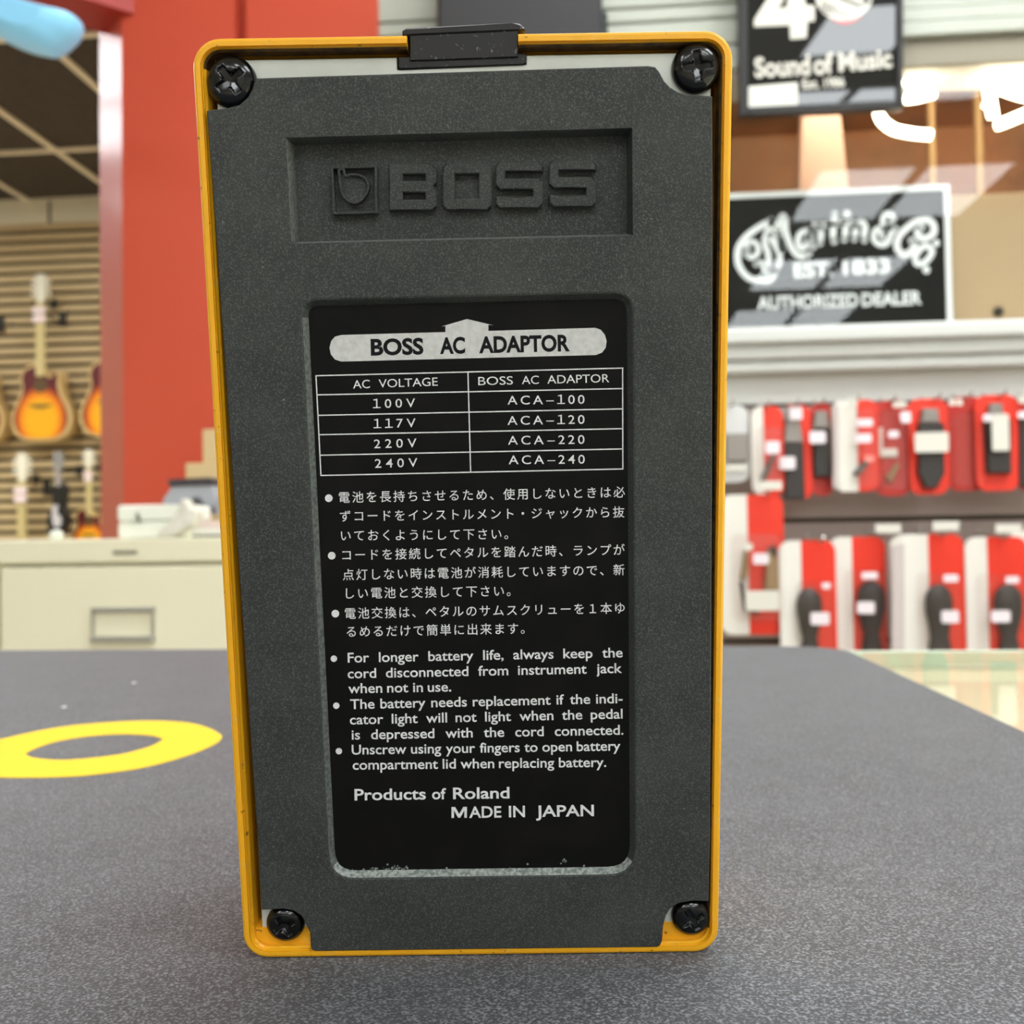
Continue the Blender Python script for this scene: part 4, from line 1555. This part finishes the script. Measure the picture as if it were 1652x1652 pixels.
def pack(Y, box, split, label, grp, left=M_cw, right=M_cr, items=(), tags=(), blister=None, rad=0.02, hookx=None):
    x0, y0, x1, y1 = box
    a, b = onY(x0, y0, Y), onY(x1, y1, Y)
    zt_ = (onY(x0, y0, Y).z + onY(x1, y0, Y).z) / 2
    zb2 = (onY(x0, y1, Y).z + onY(x1, y1, Y).z) / 2
    r = empty('hanging_package', ((a.x + b.x) / 2, Y, zb2), label, 'package', grp)
    xm = onY(split, y0, Y).x if split else None
    f = rrect(a.x, b.x, zb2, zt_, min(rad, (b.x - a.x) * 0.45), 5)

    def clip(poly, x, keep_left):
        out = []
        n = len(poly)
        for i in range(n):
            p, q = poly[i], poly[(i + 1) % n]
            ip, iq = (p[0] <= x) == keep_left, (q[0] <= x) == keep_left
            if ip:
                out.append(p)
            if ip != iq:
                t = (x - p[0]) / (q[0] - p[0])
                out.append((x, p[1] + t * (q[1] - p[1])))
        return out
    if split:
        rel(MB().prism_xz(clip(f, xm, True), Y, Y + 0.004, 0.0005).build('white_card', left), r)
        rel(MB().prism_xz(clip(f, xm, False), Y, Y + 0.004, 0.0005).build('red_card', right), r)
    else:
        rel(MB().prism_xz(f, Y, Y + 0.004, 0.0005).build('card', right), r)
    for it in items:
        kind, m_ = it[0], it[1]
        if kind == 'pear':      # rounded head, narrow waist, flaring foot
            cx, zy0, zy1, wh, wn, wf = it[2:]
            z0, z1 = onY(cx, zy0, Y).z, onY(cx, zy1, Y).z
            X = onY(cx, zy0, Y).x
            k = Y / F
            L = z0 - z1
            prof = []
            for t, w_ in ((0, .25), (.03, .6), (.08, .88), (.16, 1), (.26, .97), (.36, .8)):
                prof.append((wh / 2 * w_ * k, -L * t))
            prof += [(wn / 2 * k, -L * .50), ((wn + (wf - wn) * .45) / 2 * k, -L * .72), (wf / 2 * k, -L * .9), (wf / 2 * k, -L)]
            rel(MB().lathe(prof, (X, Y - 0.010, z0), 20, 1, 0.011 / (wh / 2 * k)).build('item', m_), r)
        elif kind == 'slab':
            l = xz(it[2], Y - 0.001)
            rel(MB().prism_xz(l, Y - (it[3] if len(it) > 3 else 0.014), Y - 0.0006, 0.002).build('item', m_), r)
    for t in tags:
        m_ = t[4] if len(t) > 4 else M_tg
        l = xz([(t[0], t[1]), (t[2], t[1]), (t[2], t[3]), (t[0], t[3])], Y - 0.024)
        xs_ = [p[0] for p in l]
        zs_ = [p[1] for p in l]
        rel(MB().prism_xz(rrect(min(xs_), max(xs_), min(zs_), max(zs_), min(0.004, (max(zs_) - min(zs_)) * 0.3), 4), Y - 0.0245, Y - 0.0235).build('price_label', m_), r)
    if blister:
        p, q = onY(blister[0], blister[1], Y), onY(blister[2], blister[3], Y)
        rel(MB().prism_xz(rrect(p.x, q.x, q.z, p.z, 0.012, 5), Y - 0.022, Y - 0.0003, 0.004).build('blister', M_blister), r)
    # hook it hangs from
    hx = onY(hookx, y0, Y).x if hookx else (a.x + b.x) / 2
    return hx, zt_, Y


HK = []
HK.append(pack(1.93, (1150, 654, 1210, 778), None, 'pale silver package half hidden by the pedal edge, upper row', PG1, right=mat('silver_card', (214, 214, 212), 0.35),
               items=[('slab', M_silver, [(1170, 700), (1205, 700), (1205, 745), (1170, 745)])], tags=[(1172, 750, 1204, 758, M_pw)]))
HK.append(pack(1.92, (1211, 655, 1266, 800), 1231, 'white and red card with a dark stick item beside the pale silver package', PG1,
               items=[('slab', mat('grey_stick', (104, 92, 84), 0.5), [(1246, 730), (1252, 734), (1236, 772), (1226, 782), (1228, 768)])], tags=[(1235, 712, 1258, 732)], blister=(1218, 690, 1262, 792)))
HK.append(pack(1.935, (1258, 653, 1312, 806), 1259, 'red card with black item and clear grey top, third in the upper row', PG1,
               items=[('slab', M_cb, [(1263, 716), (1294, 716), (1297, 806), (1265, 806)]), ('slab', M_silver, [(1266, 676), (1288, 676), (1294, 715), (1263, 715)]),
                      ('slab', M_silver, [(1254, 657), (1292, 655), (1292, 678), (1256, 678)], 0.006)],
               tags=[(1257, 737, 1283, 757), (1274, 657, 1294, 677)]))
HK.append(pack(1.94, (1306, 650, 1346, 800), None, 'dark red card with black item and silver clasp left of the white card, upper row', PG1, right=M_cd,
               items=[('slab', M_cb, [(1309, 693), (1338, 693), (1340, 770), (1312, 770)]), ('slab', M_silver, [(1313, 664), (1332, 664), (1338, 692), (1309, 692)])],
               tags=[(1306, 696, 1332, 715)]))
HK.append(pack(1.915, (1341, 645, 1420, 793), 1382, 'wide white and red card with a dark bent item, upper row', PG1,
               items=[('slab', M_cg, [(1343, 655), (1354, 652), (1354, 788), (1343, 788)], 0.004), ('slab', mat('dark_clip', (112, 104, 96), 0.5), [(1376, 762), (1392, 744), (1402, 744), (1390, 762), (1378, 768)])],
               tags=[(1382, 676, 1408, 688), (1380, 700, 1406, 714), (1368, 643, 1384, 653, M_pw), (1395, 735, 1410, 745, mat('pink_tag', (246, 150, 140), .5))], blister=(1378, 660, 1416, 788)))
HK.append(pack(1.93, (1408, 646, 1470, 800), None, 'dark red card with an L shaped white print right of the wide white card', PG1, right=M_cd,
               items=[('slab', M_pw, [(1415, 690), (1424, 690), (1424, 724), (1448, 724), (1448, 738), (1415, 738)], 0.004),
                      ('slab', M_tan, [(1428, 770), (1446, 745), (1450, 752), (1436, 780)], 0.008)],
               tags=[(1433, 695, 1450, 706), (1453, 664, 1469, 682), (1440, 648, 1462, 657, M_pw)], blister=(1416, 664, 1466, 790)))
HK.append(pack(1.92, (1464, 643, 1532, 798), None, 'red card with black item crossed by a large white label, upper row', PG1, right=M_cr,
               items=[('slab', M_cb, [(1479, 684), (1520, 684), (1521, 764), (1508, 788), (1490, 788), (1479, 764)]), ('slab', M_silver, [(1485, 660), (1510, 660), (1513, 683), (1482, 683)])],
               tags=[(1476, 698, 1530, 729, M_pw)], hookx=1508))
HK.append(pack(1.935, (1526, 640, 1592, 792), None, 'plain dark red card with two shiny eyelets, upper row', PG1, right=M_cd,
               tags=[(1531, 644, 1541, 654, M_pw), (1543, 644, 1553, 654, M_pw)], blister=(1532, 668, 1586, 786)))
HK.append(pack(1.92, (1572, 637, 1646, 792), None, 'red card with black item and an upright white label, upper row', PG1, right=M_cr,
               items=[('slab', M_cb, [(1585, 678), (1627, 678), (1628, 764), (1590, 764)]), ('slab', M_silver, [(1593, 652), (1613, 652), (1616, 677), (1590, 677)])],
               tags=[(1601, 668, 1627, 727, M_pw), (1586, 668, 1600, 680)], hookx=1612))
HK.append(pack(1.93, (1640, 636, 1705, 795), None, 'black item on a dark card at the right frame edge, upper row', PG1, right=M_cd,
               items=[('slab', M_cb, [(1640, 676), (1690, 676), (1690, 785), (1640, 785)])], tags=[(1642, 638, 1660, 650, M_pw), (1642, 664, 1660, 675)]))
# lower row
HK.append(pack(1.90, (1160, 798, 1268, 1024), 1205, 'tall white and red package beside the pedal with a wide white label near its foot', PG2,
               items=[('slab', M_tan, [(1236, 888), (1252, 886), (1256, 952), (1232, 952)]), ('slab', M_cb, [(1238, 884), (1248, 880), (1252, 892), (1246, 900)], 0.016),
                      ('slab', M_tan, [(1200, 888), (1208, 890), (1204, 934), (1194, 932)], 0.010), ('slab', M_cb, [(1193, 938), (1198, 938), (1206, 980), (1224, 988), (1222, 992), (1200, 984)], 0.008)],
               tags=[(1203, 953, 1257, 985, M_pw), (1215, 893, 1240, 910), (1201, 876, 1214, 888, M_pw)], blister=(1180, 862, 1262, 1000), hookx=1236))
HK.append(pack(1.885, (1256, 872, 1353, 1120), 1292, 'white and red package with a black pear shaped item, second in the lower row', PG2,
               items=[('pear', M_cb, 1303, 948, 1110, 40, 22, 50)], tags=[(1308, 988, 1338, 1008), (1326, 940, 1340, 950)], blister=(1284, 938, 1345, 1115), hookx=1322))
HK.append(pack(1.91, (1338, 866, 1434, 1120), 1374, 'white and red package with a dark tilted item, third in the lower row', PG2, right=M_cr,
               items=[('pear', mat('blackest_item', (38, 26, 26), 0.5), 1402, 936, 1110, 44, 24, 54)], tags=[(1383, 971, 1411, 990), (1390, 923, 1416, 934)], blister=(1362, 920, 1428, 1115), hookx=1424))
HK.append(pack(1.88, (1435, 862, 1561, 1125), 1497, 'widest white and red package with a black pear shaped item, lower row', PG2,
               items=[('slab', M_cg, [(1437, 880), (1459, 876), (1459, 1122), (1437, 1122)], 0.004), ('pear', M_cb, 1511, 942, 1112, 42, 28, 60)], tags=[(1519, 985, 1547, 1005), (1522, 927, 1546, 939)], blister=(1478, 924, 1552, 1118), hookx=1515))
HK.append(pack(1.89, (1556, 866, 1664, 1125), 1592, 'white and red package with black pear shaped item at the right frame edge', PG2,
               items=[('pear', M_cb, 1622, 942, 1112, 44, 24, 56)], tags=[(1599, 985, 1630, 1004), (1622, 930, 1644, 941)], blister=(1574, 926, 1655, 1118), hookx=1614))
HK.append(pack(1.93, (1628, 856, 1740, 1110), 1672, 'white package edge peeping out behind the last one in the lower row', PG2, hookx=1690))
# pegs
for i, (hx, hz, Y) in enumerate(HK):
    zz_ = hz - 0.008
    r = empty('peg_hook', (hx, YW, zz_), 'thin steel peg hook holding a package on the slatwall', 'hook', 'steel peg hooks on the slatwall')
    mb = MB()
    mb.tube([(0, 0.0, 0.012), (0, 0.004 - 0.006, 0.012), (0, -0.012, 0.010), (0, Y - YW - 0.025, 0.006), (0, Y - YW - 0.036, 0.014)], 0.0022, 8)
    mb.build('rod', M_hook, r)
    MB().box(-0.003, 0.003, -0.004, 0.0, 0.0, 0.022, 0.001).build('back_clip', M_hook, r)
    if i >= 10 and i != 11:
        MB().box(-0.022, 0.022, Y - YW - 0.038, Y - YW - 0.036, 0.014, 0.030, 0.0005).build('ticket_plate', M_pw, r)
